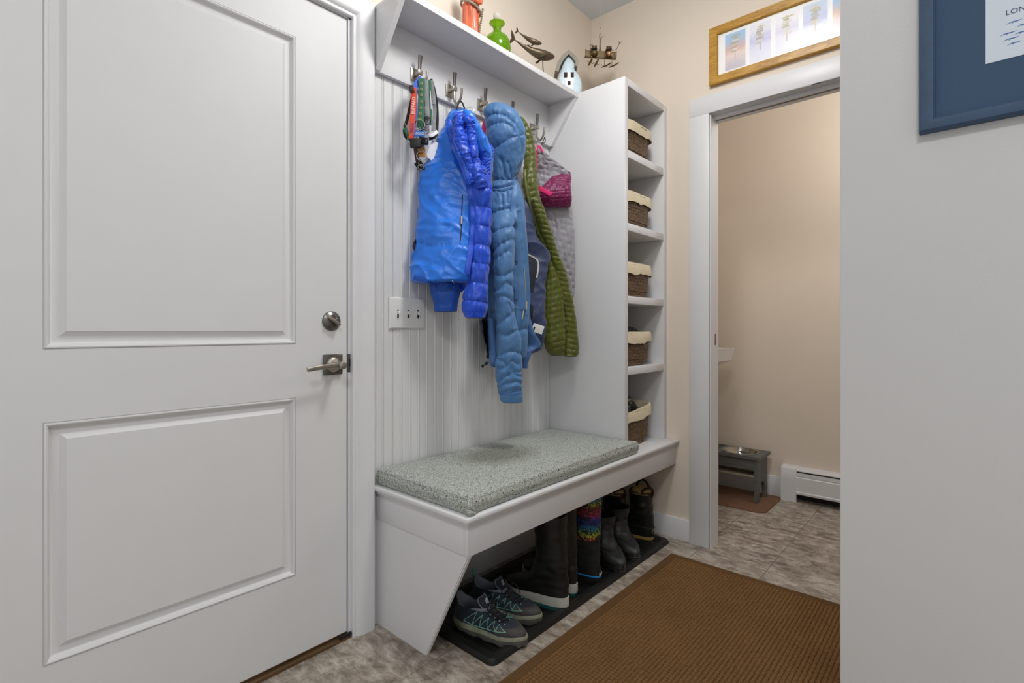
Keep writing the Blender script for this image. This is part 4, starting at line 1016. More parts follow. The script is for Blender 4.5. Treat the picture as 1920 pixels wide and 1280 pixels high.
sleeve2 = loft('sleeve', [(396,930,958,.200,.014),(415,926,963,.205,.024),(440,924,964,.210,.031),(470,926,963,.212,.033),(500,927,962,.212,.034),(535,929,961,.212,.034),(570,930,963,.212,.034),(600,931,967,.211,.035),(628,932,974,.210,.036),(655,933,976,.209,.036),(680,930,977,.207,.037),(705,930,979,.205,.037),(724,932,979,.203,.036),(738,936,979,.202,.034),(748,939,979,.201,.032),(754,943,978,.201,.030)], M['j2'], g2,
    seams(SS, .0085, 4.5, .0030, 13), nA=170, nL=280, inner=M['j3d'], tip=(.5,.95))
ts = bvh(sleeve2); tall = bvh(hood, body2, sleeve2)
strip('cuff_band', M['j2d'], g2, ts, [(936,735),(945,738),(960,738),(978,736)], 5, .004, .001, 20)
strip('neck_drawcord', M['j2d'], g2, t2, [(925,350),(938,350),(952,346),(965,341),(971,334)], 7, .006, .001, 24, 3)
strip('neck_drawcord', M['j2'], g2, t2, [(925,356),(938,357),(952,354),(966,348)], 5, .005, .001, 24, 3)
strip('front_placket', M['j2'], g2, tall, [(967,345),(964,365),(962,390),(966,430),(970,470),(974,510),(976,545),(978,580)], lambda s: 9+9*s, .007, .001, 50)
strip('front_placket', M['j2'], g2, tall, [(977,420),(984,470),(987,520),(989,560),(986,590)], 11, .006, -.004, 40)
strip('hook_tape', M['j2d'], g2, tall, [(968,538),(968,550),(968,561)], 8, .004, .0065, 12)
strip('hook_tape', M['j2d'], g2, tall, [(966,462),(968,478),(969,490)], 6, .004, .0065, 12)
strip('side_placket', M['j2'], g2, tall, [(918,400),(916,450),(916,500),(920,550),(921,600),(926,645)], lambda s: 7+5*s, .007, 0, 50)
m = MB(); c = hit(tall, 968, 578, .008); m.ell(c, (.004,.004,.004)); m.build('snap_button', M['nickel'], g2)
strip('zipper', M['nickel'], g2, tall, [(983,500),(985,540),(986,565)], 1.6, .002, .006, 20)
m = MB(); m.tube([hit(tall, 987, 565, .010), hit(tall, 986, 580, .012)], 0, 10, flat=(.010,.005), wdir=lambda p: (CAM-p).normalized()); m.tube([hit(tall, 982, 582, .010), hit(tall, 979, 598, .014)], 0, 10, flat=(.005,.003), wdir=lambda p: (CAM-p).normalized()); m.build('zipper_pull', mat('tan_zipper_pull', (176,168,140), .4, .4, var=.1), g2)
loft('hem_panel', [(560,970,990,.15,.02),(590,975,992,.15,.022),(620,978,1000,.15,.024),(640,979,1013,.148,.024),(650,979,1012,.146,.022),(660,979,998,.144,.020),(680,980,991,.142,.018),(690,980,990,.142,.012)], M['j2d'], g2, shell(.004, 41), nL=80)
loft('hem_panel', [(596,914,926,.150,.012),(630,915,930,.150,.018),(660,917,934,.150,.02),(680,918,933,.150,.018),(688,922,931,.148,.010)], M['j2d'], g2, shell(.003, 43), nL=70)
MB().tube(crv([Vector((.095,1.728,1.96)), Vector((.10,1.722,1.94)), WX(945,215,.12)], 12), .002, 8).build('hanging_loop', M['blackfab'], g2)

# ---- jacket 1: bright blue
g1 = thing('winter_jacket', 'bright blue shiny winter jacket with royal blue puffy lining nearest the door', 'jacket', (.11, 1.4, 1.0), 'jackets on the coat hooks')
b1 = loft('shell_body', [(206,848,876,.09,.014),(214,842,886,.10,.026),(228,838,894,.106,.038),(245,830,902,.11,.048),(265,822,910,.112,.054),(285,815,918,.112,.060),(300,808,920,.112,.064),(320,792,918,.112,.068),(345,787,916,.112,.070),(400,786,910,.112,.072),(450,782,902,.112,.073),(490,778,894,.112,.074),(515,775,888,.112,.074),(530,776,884,.112,.072)], M['j1'], g1, both(shell(.0095, 51), seams([[(803,298),(815,297),(829,306),(841,316),(850,322)],[(783,455),(810,462),(840,460),(868,462)]], .003, 3, .002, 52)), nA=200, nL=220, tip=(.5,.92))
t1 = bvh(b1)
# hem band, slanting down to the right
strip('hem_band', M['j1h'], g1, t1, [(777,519),(790,523),(810,528),(835,534),(860,540)], 10, .006, .001, 40)
# inner puffy sleeve / lining column
ln = loft('puffy_lining', [(318,880,908,0.235,.018),(335,880,918,0.238,.028),(355,881,921,0.238,.033),(390,884,920,0.230,.036),(420,885,920,0.230,.037),(460,884,918,0.229,.038),(500,882,915,0.228,.038),(535,876,913,0.226,.038),(560,868,913,0.225,.038),(578,866,912,0.224,.036),(588,870,910,0.223,.034),(596,873,908,0.223,.031)], M['j1d'], g1,
    both(puff(.070, .007, slope=-.12, wr=.0038, seed=17, sharp=.40), shell(.0035, 23)), nA=150, nL=260, inner=M['j3d'], tip=(.5,.95))
# right front sleeve of the outer shell
sr = loft('outer_sleeve', [(208,868,884,0.212,.012),(222,872,893,0.222,.022),(240,880,903,0.227,.028),(262,886,914,0.229,.032),(285,892,922,0.229,.034),(300,898,923,0.227,.033),(320,900,920,0.224,.028),(345,902,919,0.221,.02)], M['j1'], g1, shell(.005, 61), nL=110)
cf = loft('ruched_cuff', [(272,912,920,0.227,.010),(280,906,925,0.231,.020),(295,903,924,0.233,.024),(315,903,921,0.231,.024),(335,903,920,0.228,.022),(352,904,917,0.223,.014)], M['j1d'], g1, puff(.012, .0035, slope=.9, wr=.004, seed=19), nL=110)
t1b = bvh(b1, ln, sr)
# quilted collar: two puffed rolls
def roll(pts, nm, seed):
    P = []
    for (u, v, r) in cr(pts, 110): 
        p = hit(t1b, u, v, -.002); P.append((p, r*depth(p)/F))
    pp = [p for p, r in P]
    for _ in range(6): pp = [pp[0]]+[(pp[i-1]+pp[i]*2+pp[i+1])/4 for i in range(1, len(pp)-1)]+[pp[-1]]
    rr = [r*(1+.05*math.sin(i*.95+noise.noise(Vector((i*.2,seed,5)))*3)+.14*noise.noise(Vector((i*.6, seed, 0)))) for i, (p, r) in enumerate(P)]
    m = MB(); m.tube(pp, rr, 40); o = m.build(nm, M['j1d'], g1, smooth=70)
    for vtx in o.data.vertices: 
        q = vtx.co*60; vtx.co += vtx.normal*(.0045*noise.noise(q*.8)+.0035*noise.noise(q*2.0))
    return o
cl_ = loft('collar_lining', [(212,856,880,0.170,.016),(222,850,886,0.180,.026),(245,849,892,0.187,.032),(280,855,888,0.195,.034),(315,868,893,0.201,.034),(345,880,904,0.205,.030),(362,886,912,0.203,.020)], M['j1d'], g1, puff(.02, .003, slope=.5, wr=.005, seed=29), nL=130)
t1b = bvh(b1, ln, sr, cl_)
r1 = roll([(869,221,5),(862,232,10),(861,250,12),(867,280,13),(877,310,12),(888,345,9)], 'collar_roll', 1)
r2 = roll([(870,220,6),(880,226,9),(884,243,10),(885,270,10),(888,300,11),(896,330,12),(903,352,9)], 'collar_roll', 2)
r3 = roll([(908,282,4),(906,300,6),(905,325,7),(903,345,7)], 'collar_roll', 3)
t1c = bvh(b1, ln, sr, r1, r2)
strip('zipper_flap', M['j1d'], g1, t1c, [(843,226),(843,245),(850,270),(862,295),(872,320),(881,350),(887,385),(888,420),(884,455),(879,490),(872,530),(862,545)], lambda s: 9+4*math.sin(PI*s), .006, .003, 80)
for du in (-2.2, .2, 2.6):
    strip('zipper_piping', M['j1'], g1, t1c, [(842+du,230),(844+du,250),(851+du,272),(863+du,297),(873+du,322),(880+du,345)], 1.1, .002, .0075, 50)
strip('pocket_zipper', M['j3d'], g1, t1, [(867,365),(866,400),(865,430),(863,452)], 1.8, .003, .002, 30)
m = MB(); m.tube([hit(t1, 866, 405, .006), hit(t1, 865.5, 419, .007)], 0, 12, flat=(.007,.004), wdir=lambda p: (CAM-p).normalized()); m.build('zipper_pull', M['nickel'], g1)
strip('drawcord', M['whitepaint'], g1, t1, [(848,526),(851,530),(856,535),(860,534)], 1.4, .002, .009, 14)
strip('hem_stitch', M['j1'], g1, t1, [(813,527),(824,530),(838,534)], 5, .002, .006, 14)
lo = loft('lower_cuff', [(522,806,862,.10,.04),(540,806,861,.10,.04),(555,808,859,.10,.038),(568,812,857,.10,.036),(576,812,856,.10,.035),(584,813,855,.10,.032)], M['j1h'], g1, both(shell(.005, 71), puff(.05,.003,wr=.001)), nL=80, inner=M['j3d'], tip=(.8,.95))
patch('reflective_patch', M['label'], g1, t1, [(812,262),(820,268),(813,297),(803,290)], .004, .0008, 4, 4) if False else None
m = MB(); q = [WX(*p) for p in ((811,262,.075),(822,268,.075),(814,305,.075),(799,292,.075))]; m.prism(q, (0,0,0), FW*.004); m.build('white_patch', M['label'], g1, smooth=20)
m = MB(); q = [WX(*p) for p in ((784,443,.05),(776,452,.05),(773,462,.05),(779,476,.05),(786,470,.05))]; m.prism(q, (0,0,0), FW*.006); m.build('strap_end', M['blackfab'], g1, smooth=20)
# hanging loop + ring on hook 2
c0 = Vector((.088, 1.378, 1.945))
m = MB(); m.tube(crv([WX(856,207,.10), WX(859,196,.10), c0+Vector((0,-.004,.004)), c0+Vector((0,.004,.004)), WX(868,195,.10), WX(872,207,.10)], 26), 0, 10, flat=(.006,.003), wdir=lambda p: (CAM-p).normalized()); m.build('hanging_loop', M['blackfab'], g1)
rc = WX(881, 211, .10); rr = 9.2*depth(rc)/F
m = MB(); m.tube([rc+RT*(rr*math.cos(a))+UP*(rr*math.sin(a)) for a in np.linspace(0, 2*PI, 41)[:-1]], .0011, 8, closed=True); m.build('split_ring', M['chrome'], g1)
# ------------------------------------------------------------------ DOG COLLARS on the first hook
def web(name, pts, wpx, m, parent, th=.0028, n=40):
    P = []; 
    for (u, v, x) in cr(pts, n): P.append(WX(u, v, x))
    ws_ = [wpx*depth(p)/F for p in P]
    mb_ = MB(); mb_.tube(P, 0, 12, flat=lambda s: (ws_[int(s*(n-1))], th), wdir=lambda p: (CAM-p).normalized()); return mb_.build(name, m, parent, smooth=50)
def dring(name, u, v, x, rpx, m, parent, r=.0019, fx=1.0):
    c = WX(u, v, x); R = rpx*depth(c)/F
    mb_ = MB(); mb_.tube([c+RT*(R*fx*math.cos(a))+UP*(R*math.sin(a))-FW*.003*math.sin(a) for a in np.linspace(0, 2*PI, 31)[:-1]], r, 8, closed=True); return mb_.build(name, m, parent)
def zc(X, Y): return 745+X/6.4, 130+Y/6.4
xb = .085
c1 = thing('dog_collar', 'orange dog collar with blue edging lettered BUFFALO BILLS on the first hook', 'dog collar', (.08, 1.19, 1.8), 'dog collars and leashes on the first hook')
web('blue_backing', [(790,146,xb-.006),(783,155,xb),(777,166,xb+.002),(776,172,xb)], 10, M['bluestrap'], c1)
o_ = web('webbing', [(775,164,xb+.004),(775.5,185,xb+.01),(774.5,210,xb+.012),(772.5,235,xb+.012),(771,260,xb+.01)], 10.5, M['orange'], c1)
web('blue_edge', [(780.5,172,xb+.004),(781,195,xb+.008),(780,220,xb+.010),(777.5,240,xb+.010),(776,258,xb+.008)], 2.6, M['bluestrap'], c1, .0036)
web('slider', [(771,160,xb+.014),(772,168,xb+.016),(774,175,xb+.016)], 9, M['leather'], c1, .005, 12)
dring('ring', 772.5, 260, xb+.010, 8, M['chrome'], c1)
def strap_text(s, u0, v0, u1, v1, x, size, m, parent, nm):
    a_ = WX(u0, v0, x); b__ = WX(u1, v1, x); xd = (b__-a_).normalized(); n_ = (CAM-a_).normalized(); yd = n_.cross(xd)
    return text(nm, s, m, parent, a_, xd, yd, size, .0002)
strap_text('BUFFALO', 774.6, 214, 776.2, 184, xb+.0155, .0150, M['whitepaint'], o_, 'lettering')
strap_text('BILLS', 772.4, 247, 774.4, 222, xb+.0155, .0150, M['bluepaint'], o_, 'lettering')
c2 = thing('dog_collar', 'green woven dog collar with small tan pattern on the first hook', 'dog collar', (.09, 1.2, 1.8), 'dog collars and leashes on the first hook')
o_ = web('webbing', [(790.5,147,xb+.012),(790.5,170,xb+.018),(789.5,200,xb+.02),(788.5,220,xb+.02),(787.5,241,xb+.016)], 12.3, M['greenstrap'], c2)
for k, (u, v) in enumerate(((790.3,156),(790.3,167),(790.3,178),(790,190),(789,202),(788.3,213))):
    m = MB(); c = WX(u, v, xb+.0225); 
    for (du, dv, w, h) in ((0,-1.6,4.6,1.1),(0,1.8,4.6,1.1),(-1.6,0,1.2,3),(1.4,.2,1.2,2.6)):
        m.box((-w*.0009,-.0002,-h*.0009), (w*.0009,.0002,h*.0009), 0, mtx=Matrix.Translation(c+RT*du*.0018-UP*dv*.0018) @ Matrix.Rotation(TH, 4, 'Z'))
    m.build('pattern_motif', M['rustpaint'], o_, smooth=0)
web('keeper', [(786,222,xb+.024),(786,226,xb+.024)], 10, mat('olive_plastic', (112,122,76), .5, var=.1), c2, .004, 4)
dring('ring', 788, 234, xb+.022, 8.6, M['chrome'], c2)
tg_ = thing('bone_tag', 'small blue bone-shaped pet tag engraved MILO hanging from the green collar', 'pet tag', (.11, 1.19, 1.86))
tc_ = WX(786.6, 250.5, xb+.046); kt = depth(tc_)/F; m = MB()
out = []
for k in range(72):
    a = 2*PI*k/72
    # bone silhouette: bar with two lobes each end
    x = 10.3*math.cos(a); y = 6.6*math.sin(a)
    y = math.copysign(1, y)*(4.6 + 2.6*max(0, 1-abs(abs(x)-7.4)/3.2)**.6) * min(1, abs(math.sin(a))*2.4)
    if abs(x) > 8.6: x *= 1-.10*max(0, 1-abs(y)/2.2)
    out.append(tc_+RT*x*kt+UP*y*kt)
m.prism(out, (0,0,0), FW*.0014); bt_ = m.build('bone_plate', M['tagblue'], tg_, smooth=30)
nrm = -FW; text('engraving', 'MILO', M['whitepaint'], bt_, tc_-RT*.0139-FW*.0006, RT, UP, .0132, .0002)
dring('split_ring', 787, 243, xb+.040, 2.6, M['chrome'], tg_, .0008)
c3 = thing('dog_harness', 'grey and dark green webbing dog harness straps on the first hook', 'dog harness', (.08, 1.24, 1.8), 'dog collars and leashes on the first hook')
web('strap', [(799,146,xb+.006),(800,175,xb+.014),(801,205,xb+.016),(801,235,xb+.012),(801,250,xb+.01)], 8, M['greystrap'], c3)
web('strap', [(805,150,xb+.0),(806,175,xb+.006),(807,205,xb+.008),(806,235,xb+.006)], 6, M['greenstrap'], c3)
web('strap', [(808,150,xb-.004),(813,180,xb+.0),(815,210,xb+.0),(812,245,xb)], 7, M['greystrap'], c3)
web('strap', [(808,148,xb-.010),(815,172,xb-.010),(819,200,xb-.012),(820,225,xb-.012),(819,246,xb-.010)], 5.5, M['blackfab'], c3)
web('strap', [(797,250,xb+.014),(805,254,xb+.014),(813,252,xb+.010),(820,246,xb+.004)], 6, M['label'], c3)
web('padding', [(800,200,xb+.018),(801,212,xb+.022),(801,222,xb+.020)], 9.5, M['greystrap'], c3, .010, 16)
dring('buckle_frame', 801, 226, xb+.024, 6.5, M['black'], c3, .0016)
dring('buckle_frame', 800, 244, xb+.020, 5.5, M['nickel'], c3, .0016, .8)
web('buckle', [(812,180,xb+.006),(813,196,xb+.008)], 7, M['greystrap'], c3, .007, 8)
web('reflective_stripe', [(806.5,170,xb+.0095),(808,190,xb+.011),(808.5,205,xb+.011)], 1.6, M['label'], c3, .002, 12)
c4 = thing('dog_leash', 'black cord leash looped behind the orange collar', 'leash', (.05, 1.17, 1.8), 'dog collars and leashes on the first hook')
m = MB(); m.tube([WX(*p) for p in cr([(790,150,xb-.012),(776,172,xb-.014),(769,200,xb-.014),(763,225,xb-.014),(758,245,xb-.012),(762,258,xb-.01),(770,262,xb-.012)], 50)], .0055, 10); m.build('cord', M['blackfab'], c4, smooth=60)
web('clip_strap', [(760,240,xb),(764,252,xb+.002),(768,258,xb)], 7, M['greenstrap'], c4, .006, 12)
dring('ring', 759, 238, xb, 5.5, M['nickel'], c4, .0015, .5)
c5 = thing('dog_collar', 'leopard print dog collar with brown leather hanging lowest on the first hook', 'dog collar', (.08, 1.2, 1.75), 'dog collars and leashes on the first hook')
web('hanging_strap', [(797,152,xb-.016),(795,200,xb-.012),(791,250,xb-.006),(790,276,xb)], 10, M['blackfab'], c5)
web('webbing', [(790,276,xb+.014),(791,285,xb+.016),(791,294,xb+.014)], 13, M['leopard'], c5, .004, 14)
web('leather_strap', [(779,276,xb),(781,290,xb+.002),(784,306,xb)], 8, M['leather'], c5, .004, 14)
dring('ring', 790.5, 292, xb+.018, 9, M['chrome'], c5)
web('clip_strap', [(782,303,xb+.004),(789,313,xb+.004),(790,318,xb)], 14, M['blackfab'], c5, .006, 8)
dring('clasp', 790, 306, xb+.014, 5, M['nickel'], c5, .0016); dring('clasp', 789, 313, xb+.014, 4, M['nickel'], c5, .0016, 1.3)
c6 = thing('clip_buckle', 'wide black plastic side-release buckle hanging under the blue bone tag', 'buckle', (.09, 1.2, 1.8), 'dog collars and leashes on the first hook')
web('hanging_strap', [(794,150,xb-.022),(793,200,xb-.020),(788,255,xb-.008)], 9, M['blackfab'], c6)
m = MB(); a_ = WX(788, 268, xb+.004); kk = depth(a_)/F
def blk(u0, v0, u1, v1, d0, d1, bev=.003):
    m.box((0,0,0), ((u1-u0)*kk, d1-d0, (v1-v0)*kk), bev, mtx=Matrix.Translation(WX(u0, v1, xb+.006)-FW*d1) @ Matrix.Rotation(TH, 4, 'Z'))
blk(770, 262, 790, 279, 0, .018); m.build('buckle_half', M['black'], c6, smooth=40)
m = MB(); blk(788, 261, 804, 273, 0, .020); m.build('buckle_half', mat('black_shiny_plastic', (30,30,32), .3, var=.2), c6, smooth=40)
web('white_stitch_strap', [(804,258,xb+.004),(812,256,xb+.002),(818,250,xb)], 10, M['blackfab'], c6, .004, 12)
# ------------------------------------------------------------------ FOOTWEAR
def fw_(s):  # foot half width multiplier along s in [-1 heel, 1 toe]
    return float(np.interp(s, [-1,-.7,-.25,.1,.45,.75,1], [.70,.76,.72,.82,1.0,.92,.62]))
def footring(cx, hl, hw, z, tilt=0, foot=1.0, n=56, sq=2.4, curve=0, zarch=0):
    out = []
    for k in range(n):
        a = 2*PI*k/n; c, s = math.cos(a), math.sin(a); f = (abs(c)**sq+abs(s)**sq)**(-1/sq)
        X = c*f; Y = s*f; w = (1-foot)+foot*fw_(X)
        y = Y*w*hw + curve*max(0, X)**2*.012
        zz = z+tilt*X + zarch*max(0, 1-((X+.15)/.3)**2)
        out.append(Vector((cx+hl*X, y, zz)))
    return out
def foot_root(name, label, cat, x, y, ang, group=None, z=.0078):
    t = thing(name, label, cat, (x, y, z), group); M4 = Matrix.Translation((x, y, z)) @ Matrix.Rotation(ang, 4, 'Z'); return t, M4
def tr(rows, M4, side=1): return [[M4 @ Vector((p.x, p.y*side, p.z)) for p in r] for r in rows]
def interp_rings(keys, n):
    """keys: tuples (cx,hl,hw,z,tilt,foot)"""
    return [footring(*k) for k in cr(keys, n)]
M['sneaker'] = fabric('dark_navy_mesh', (36,48,62), .75, .5, 200, .3, .3)
M['toecap'] = mat('dusty_grey_toe', (64,62,60), .85, var=.35, vscale=30, bs=.5, bscale=200)
M['outsole'] = mat('muddy_grey_outsole', (92,90,82), .85, var=.3, vscale=40, bs=.5, bscale=120)
M['midsole'] = mat('pale_khaki_midsole', (142,144,124), .8, var=.25, vscale=30, bs=.3, bscale=150)
M['lining'] = mat('grey_mesh_lining', (116,122,134), .85, var=.1, vscale=60, bs=.4, bscale=400)
M['teal'] = mat('pale_teal_cord', (128,186,168), .6, var=.1)
M['lace'] = mat('black_lace', (30,32,36), .8, var=.2, vscale=200, bs=.4, bscale=500)
def sneaker(x, y, ang, label, side=1):
    t, M4 = foot_root('hiking_shoe', label, 'shoe', x, y, ang, 'pair of hiking shoes on the tray')
    G = lambda rows: tr(rows, M4, side)
    # outsole with lugs
    rows = [footring(0,.138,.050,.0002), footring(0,.142,.053,.010), footring(-.001,.143,.054,.020,.004)]
    mb_ = MB(); R = []
    for r in rows[:2]:
        R.append([Vector((p.x*(1+.0*k), p.y, p.z + (.004 if (k % 4 < 2 and r is rows[0]) else 0))) for k, p in enumerate(r)])
    R.append(rows[2]); mb_.grid(G(R), closev=True, cap0=True, cap1=True); mb_.build('outsole', M['outsole'], t, smooth=40)
    rows = [footring(0,.140,.0525,.016,.003), footring(-.001,.1435,.0545,.024,.003), footring(-.002,.142,.053,.036,-.002)]
    mb_ = MB(); mb_.grid(G(rows), closev=True, cap0=True, cap1=True); mb_.build('midsole', M['midsole'], t, smooth=50)
    keys = [(-.003,.138,.051,.032,-.001,1,),(-.005,.138,.052,.042,.000,1),(-.012,.128,.050,.056,-.004,.95),(-.026,.108,.046,.068,-.012,.8),(-.042,.088,.0425,.076,-.016,.65),(-.056,.074,.039,.083,-.012,.5),(-.062,.069,.037,.087,-.006,.4),(-.063,.067,.036,.090,-.002,.35)]
    U = interp_rings(keys, 26); 
    for i, r in enumerate(U):
        for p in r: p.z += .0012*noise.noise(Vector((p.x*60, p.y*60, i*.3)))
    up_ = MB(); up_.grid(G(U), closev=True); o = up_.build('upper', M['sneaker'], t, smooth=60)
    tree = bvh(o)
    # padded collar + lining
    top = U[-1]; c = sum(top, Vector())/len(top)
    rows = [[c+(p-c)*s+Vector((0,0,dz)) for p in top] for s, dz in ((1.0,-.002),(1.0,.004),(.95,.008),(.87,.007),(.80,.001),(.74,-.02),(.78,-.05),(.8,-.07))]
    for r in rows:
        for p in r:
            if p.x < -.11: p.z += .020*min(1, (-.11-p.x)/.015)
            elif -.105 < p.x < -.04: p.z -= .010*math.sin(PI*(p.x+.105)/.065)
    mb_ = MB(); mb_.grid(G(rows), closev=True, cap1=True); mb_.build('collar_lining', M['lining'], t, smooth=60)
    # toe cap
    mb_ = MB(); rows = []
    for i, k in enumerate(cr(keys[:5], 14)):
        r = footring(*k); arc = [r[(j) % 56] for j in range(-11, 12)]
        c2 = Vector((0,0,.04)); rows.append([p+Vector((p.x-0, p.y, max(0,p.z-.03))).normalized()*.0018 for p in arc if True])
    rows = rows[:9]; mb_.grid(G(rows)); mb_.build('toe_cap', M['toecap'], t, smooth=60)
    # tongue
    L_ = [(-.014,.092,.018),(-.022,.104,.023),(-.030,.116,.026),(-.037,.127,.024),(-.040,.132,.018)]
    L_ = [(.035,.068,.014)]+[(a-.0,b-.0,c) for a, b, c in [(.008,.088,.018)]]+[(a+.012,b-.004,c) for a, b, c in L_]
    P = cr(L_, 22); rows = [[Vector((a-.35*abs(q)**2*w, q*w, b-.10*abs(q)**2*w+.0)) for q in np.linspace(-1, 1, 13)] for a, b, w in P]
    rows2 = [[p+Vector((-.0045,0,-.003)) for p in r] for r in rows]
    mb_ = MB(); mb_.grid(G(rows)); mb_.grid(G(rows2)); bo = lambda g: g[0]+[r[-1] for r in g[1:]]+list(reversed(g[-1][:-1]))+[r[0] for r in reversed(g[1:-1])]
    mb_.grid(G([bo(rows), bo(rows2)]), closev=True); tong = mb_.build('tongue', M['sneaker'], t, smooth=60)
    edge = [p+Vector((0,0,.001)) for p in bo(rows[10:])][12:]
    mb_ = MB(); mb_.tube([M4 @ Vector((p.x, p.y*side, p.z)) for p in [r[0] for r in rows[9:]]+rows[-1]+[r[-1] for r in reversed(rows[9:])]], .0018, 8); mb_.build('tongue_piping', M['lining'], tong)
    # square S emblem
    
    wx_ = (M4.to_3x3() @ Vector((0, -1*1, 0))).normalized(); wz = (M4.to_3x3() @ Vector((-.42, 0, .91))).normalized()
    po = M4 @ Vector((-.0145, 0, .113)); nn_ = wx_.cross(wz); 
    xdir = -wx_; nn_ = xdir.cross(wz)
    mb_ = MB(); s_ = .0065; base = po+nn_*.0015*(1 if nn_.dot(M4.to_3x3() @ Vector((1,0,0))) > 0 else -1)
    sg = 1 if nn_.dot(M4.to_3x3() @ Vector((1,0,0))) > 0 else -1
    if sg < 0: xdir = -xdir; nn_ = -nn_
    for (a, b_, c, d) in ((-1,-1.2,1,-1.0),(-1,1.0,1,1.2),(-1,-1.2,-.8,1.2),(.8,-1.2,1,1.2)):
        mb_.prism([base+xdir*a*s_+wz*b_*s_, base+xdir*c*s_+wz*b_*s_, base+xdir*c*s_+wz*d*s_, base+xdir*a*s_+wz*d*s_], (0,0,0), nn_*.0006)
    mb_.build('emblem_square', M['whitepaint'], tong, smooth=0)
    text('emblem_letter', 'S', M['whitepaint'], tong, base-xdir*.0034+nn_*.0003, xdir, wz, .0145, .0003)
    # laces: criss-cross over the throat, following upper
    loc = lambda X, Y, Z: M4 @ Vector((X, Y*side, Z))
    th_ = [(.066,.062,.016),(.048,.070,.019),(.031,.077,.021),(.015,.085,.023),(.002,.093,.024)]
    for i, (X, Z, W) in enumerate(th_):
        mb_ = MB(); mb_.tube(crv([loc(X,-W,Z-.004), loc(X-.004,-W*.4,Z+.006), loc(X-.008,W*.4,Z+.007), loc(X-.010,W,Z-.001)], 14), .0022, 8)
        if i < 4:
            mb_.tube(crv([loc(X,W,Z-.004), loc(X-.006,0,Z+.008), loc(th_[i+1][0],-th_[i+1][2],th_[i+1][1]-.004)], 12), .0020, 8)
        mb_.build('lace', M['lace'], t)
        for sd in (-1, 1): MB().ell(loc(X-.001, sd*W, Z-.002), (.0035,.0035,.003), u=10, v=8).build('lace_eyelet', M['nickel'], t)
    mb_ = MB(); mb_.tube(crv([loc(.004,.0,.100), loc(.018,.022,.108), loc(.03,.036,.10), loc(.045,.034,.075), loc(.05,.02,.07), loc(.04,.0,.08)], 30), .0018, 8)
    mb_.tube(crv([loc(.004,.0,.100), loc(.014,-.02,.106), loc(.028,-.028,.10), loc(.05,-.018,.078)], 24), .0018, 8); mb_.build('lace_bow', M['lace'], t)
    # teal sensifit cords on each flank, projected on the upper
    for sd in (-1, 1):
        low = [(-.085,.044),(-.050,.038),(-.018,.038),(.016,.040),(.050,.042),(.082,.046)]
        tops = [(-.030,.086),(-.010,.079),(.010,.073),(.030,.066),(.050,.061)]
        def onside(X, Z):
            o3 = M4 @ Vector((X, sd*.2, Z+.05)); tgt = M4 @ Vector((X, 0, Z-.008)); h, n_, i_, d_ = tree.ray_cast(o3, (tgt-o3).normalized())
            return (h + (o3-h).normalized()*.0012) if h is not None else loc(X, sd*.05, Z)
        mb_ = MB(); pts = [onside(a, b_) for a, b_ in cr(low, 24)]; mb_.tube(pts, .0012, 6)
        for k in range(5):
            for e in (k, k+1): mb_.tube([onside(*(np.array(tops[k])*(1-f)+np.array(low[e])*f)) for f in np.linspace(0,1,8)], .0010, 6)
        mb_.build('side_cord', M['teal'], t)
    mb_ = MB(); mb_.tube(crv([loc(-.126,.004,.090), loc(-.138,.003,.112), loc(-.144,0,.134), loc(-.138,-.003,.136), loc(-.130,-.004,.114), loc(-.124,-.004,.104)], 24), 0, 10, flat=(.010,.0025), wdir=(M4.to_3x3() @ Vector((1,0,.2)))); mb_.build('heel_loop', mat('teal_webbing', (74,150,124), .7, var=.2, vscale=100), t, smooth=60)
    return t
def place(px_toe, px_heel, z=.012):
    a = WZ(*px_toe, z); b_ = WZ(*px_heel, z); return (a+b_)/2, math.atan2(a.y-b_.y, a.x-b_.x)
sneaker(.362, 1.262, math.radians(15), 'navy hiking shoe with teal cords, nearer the camera on the boot tray')
sneaker(.318, 1.392, math.radians(17), 'navy hiking shoe standing behind its mate, beside the white-soled boots', side=-1)

def boot(name, label, group, x, y, ang, sole, keys, m_up, m_sole, shaft_top_in=.07, extra=None, n=60, wr=.002, seed=0):
    t, M4 = foot_root(name, label, 'boot', x, y, ang, group)
    for nm, rows, ms in sole(): 
        mb_ = MB(); mb_.grid(tr(rows, M4), closev=True, cap0=True, cap1=True); mb_.build(nm, ms, t, smooth=45)
    U = interp_rings(keys, n)
    for i, r in enumerate(U):
        for k, p in enumerate(r):
            c = Vector((keys[0][0]*0+p.x, p.y, 0)); d = Vector((p.x-sum(q.x for q in r)/len(r), p.y, 0)); d = d.normalized() if d.length > 0 else d
            amp = wr*(1 if .07 < p.z < .2 else .5)
            r.__setitem__(k, p+d*(amp*noise.noise(Vector((p.x*25+seed, p.y*25, p.z*45)))*1.8))
    top = U[-1]; c = sum(top, Vector())/len(top)
    inner = [[c+(p-c)*s+Vector((0,0,dz)) for p in top] for s, dz in ((.97,.003),(.90,.002),(.88,-.03),(.86,-shaft_top_in))]
    mb_ = MB(); mb_.grid(tr(U, M4), closev=True); up_ = mb_.build('upper', m_up, t, smooth=60)
    mb_ = MB(); mb_.grid(tr([top]+inner, M4), closev=True, cap1=True); mb_.build('shaft_lining', extra or M['darkgap'], t, smooth=60)
    return t, M4, up_, bvh(up_)
M['neo'] = mat('black_matte_rubber', (24,24,23), .42, var=.25, vscale=14, bs=.2, bscale=70)
M['neo2'] = mat('black_neoprene', (22,22,24), .8, var=.2, vscale=40, bs=.4, bscale=400)
M['whitesole'] = mat('off_white_sole', (186,184,176), .6, var=.12, vscale=25, bs=.2, bscale=90)
M['tealsole'] = mat('dark_teal_tread', (22,92,84), .7, var=.2)
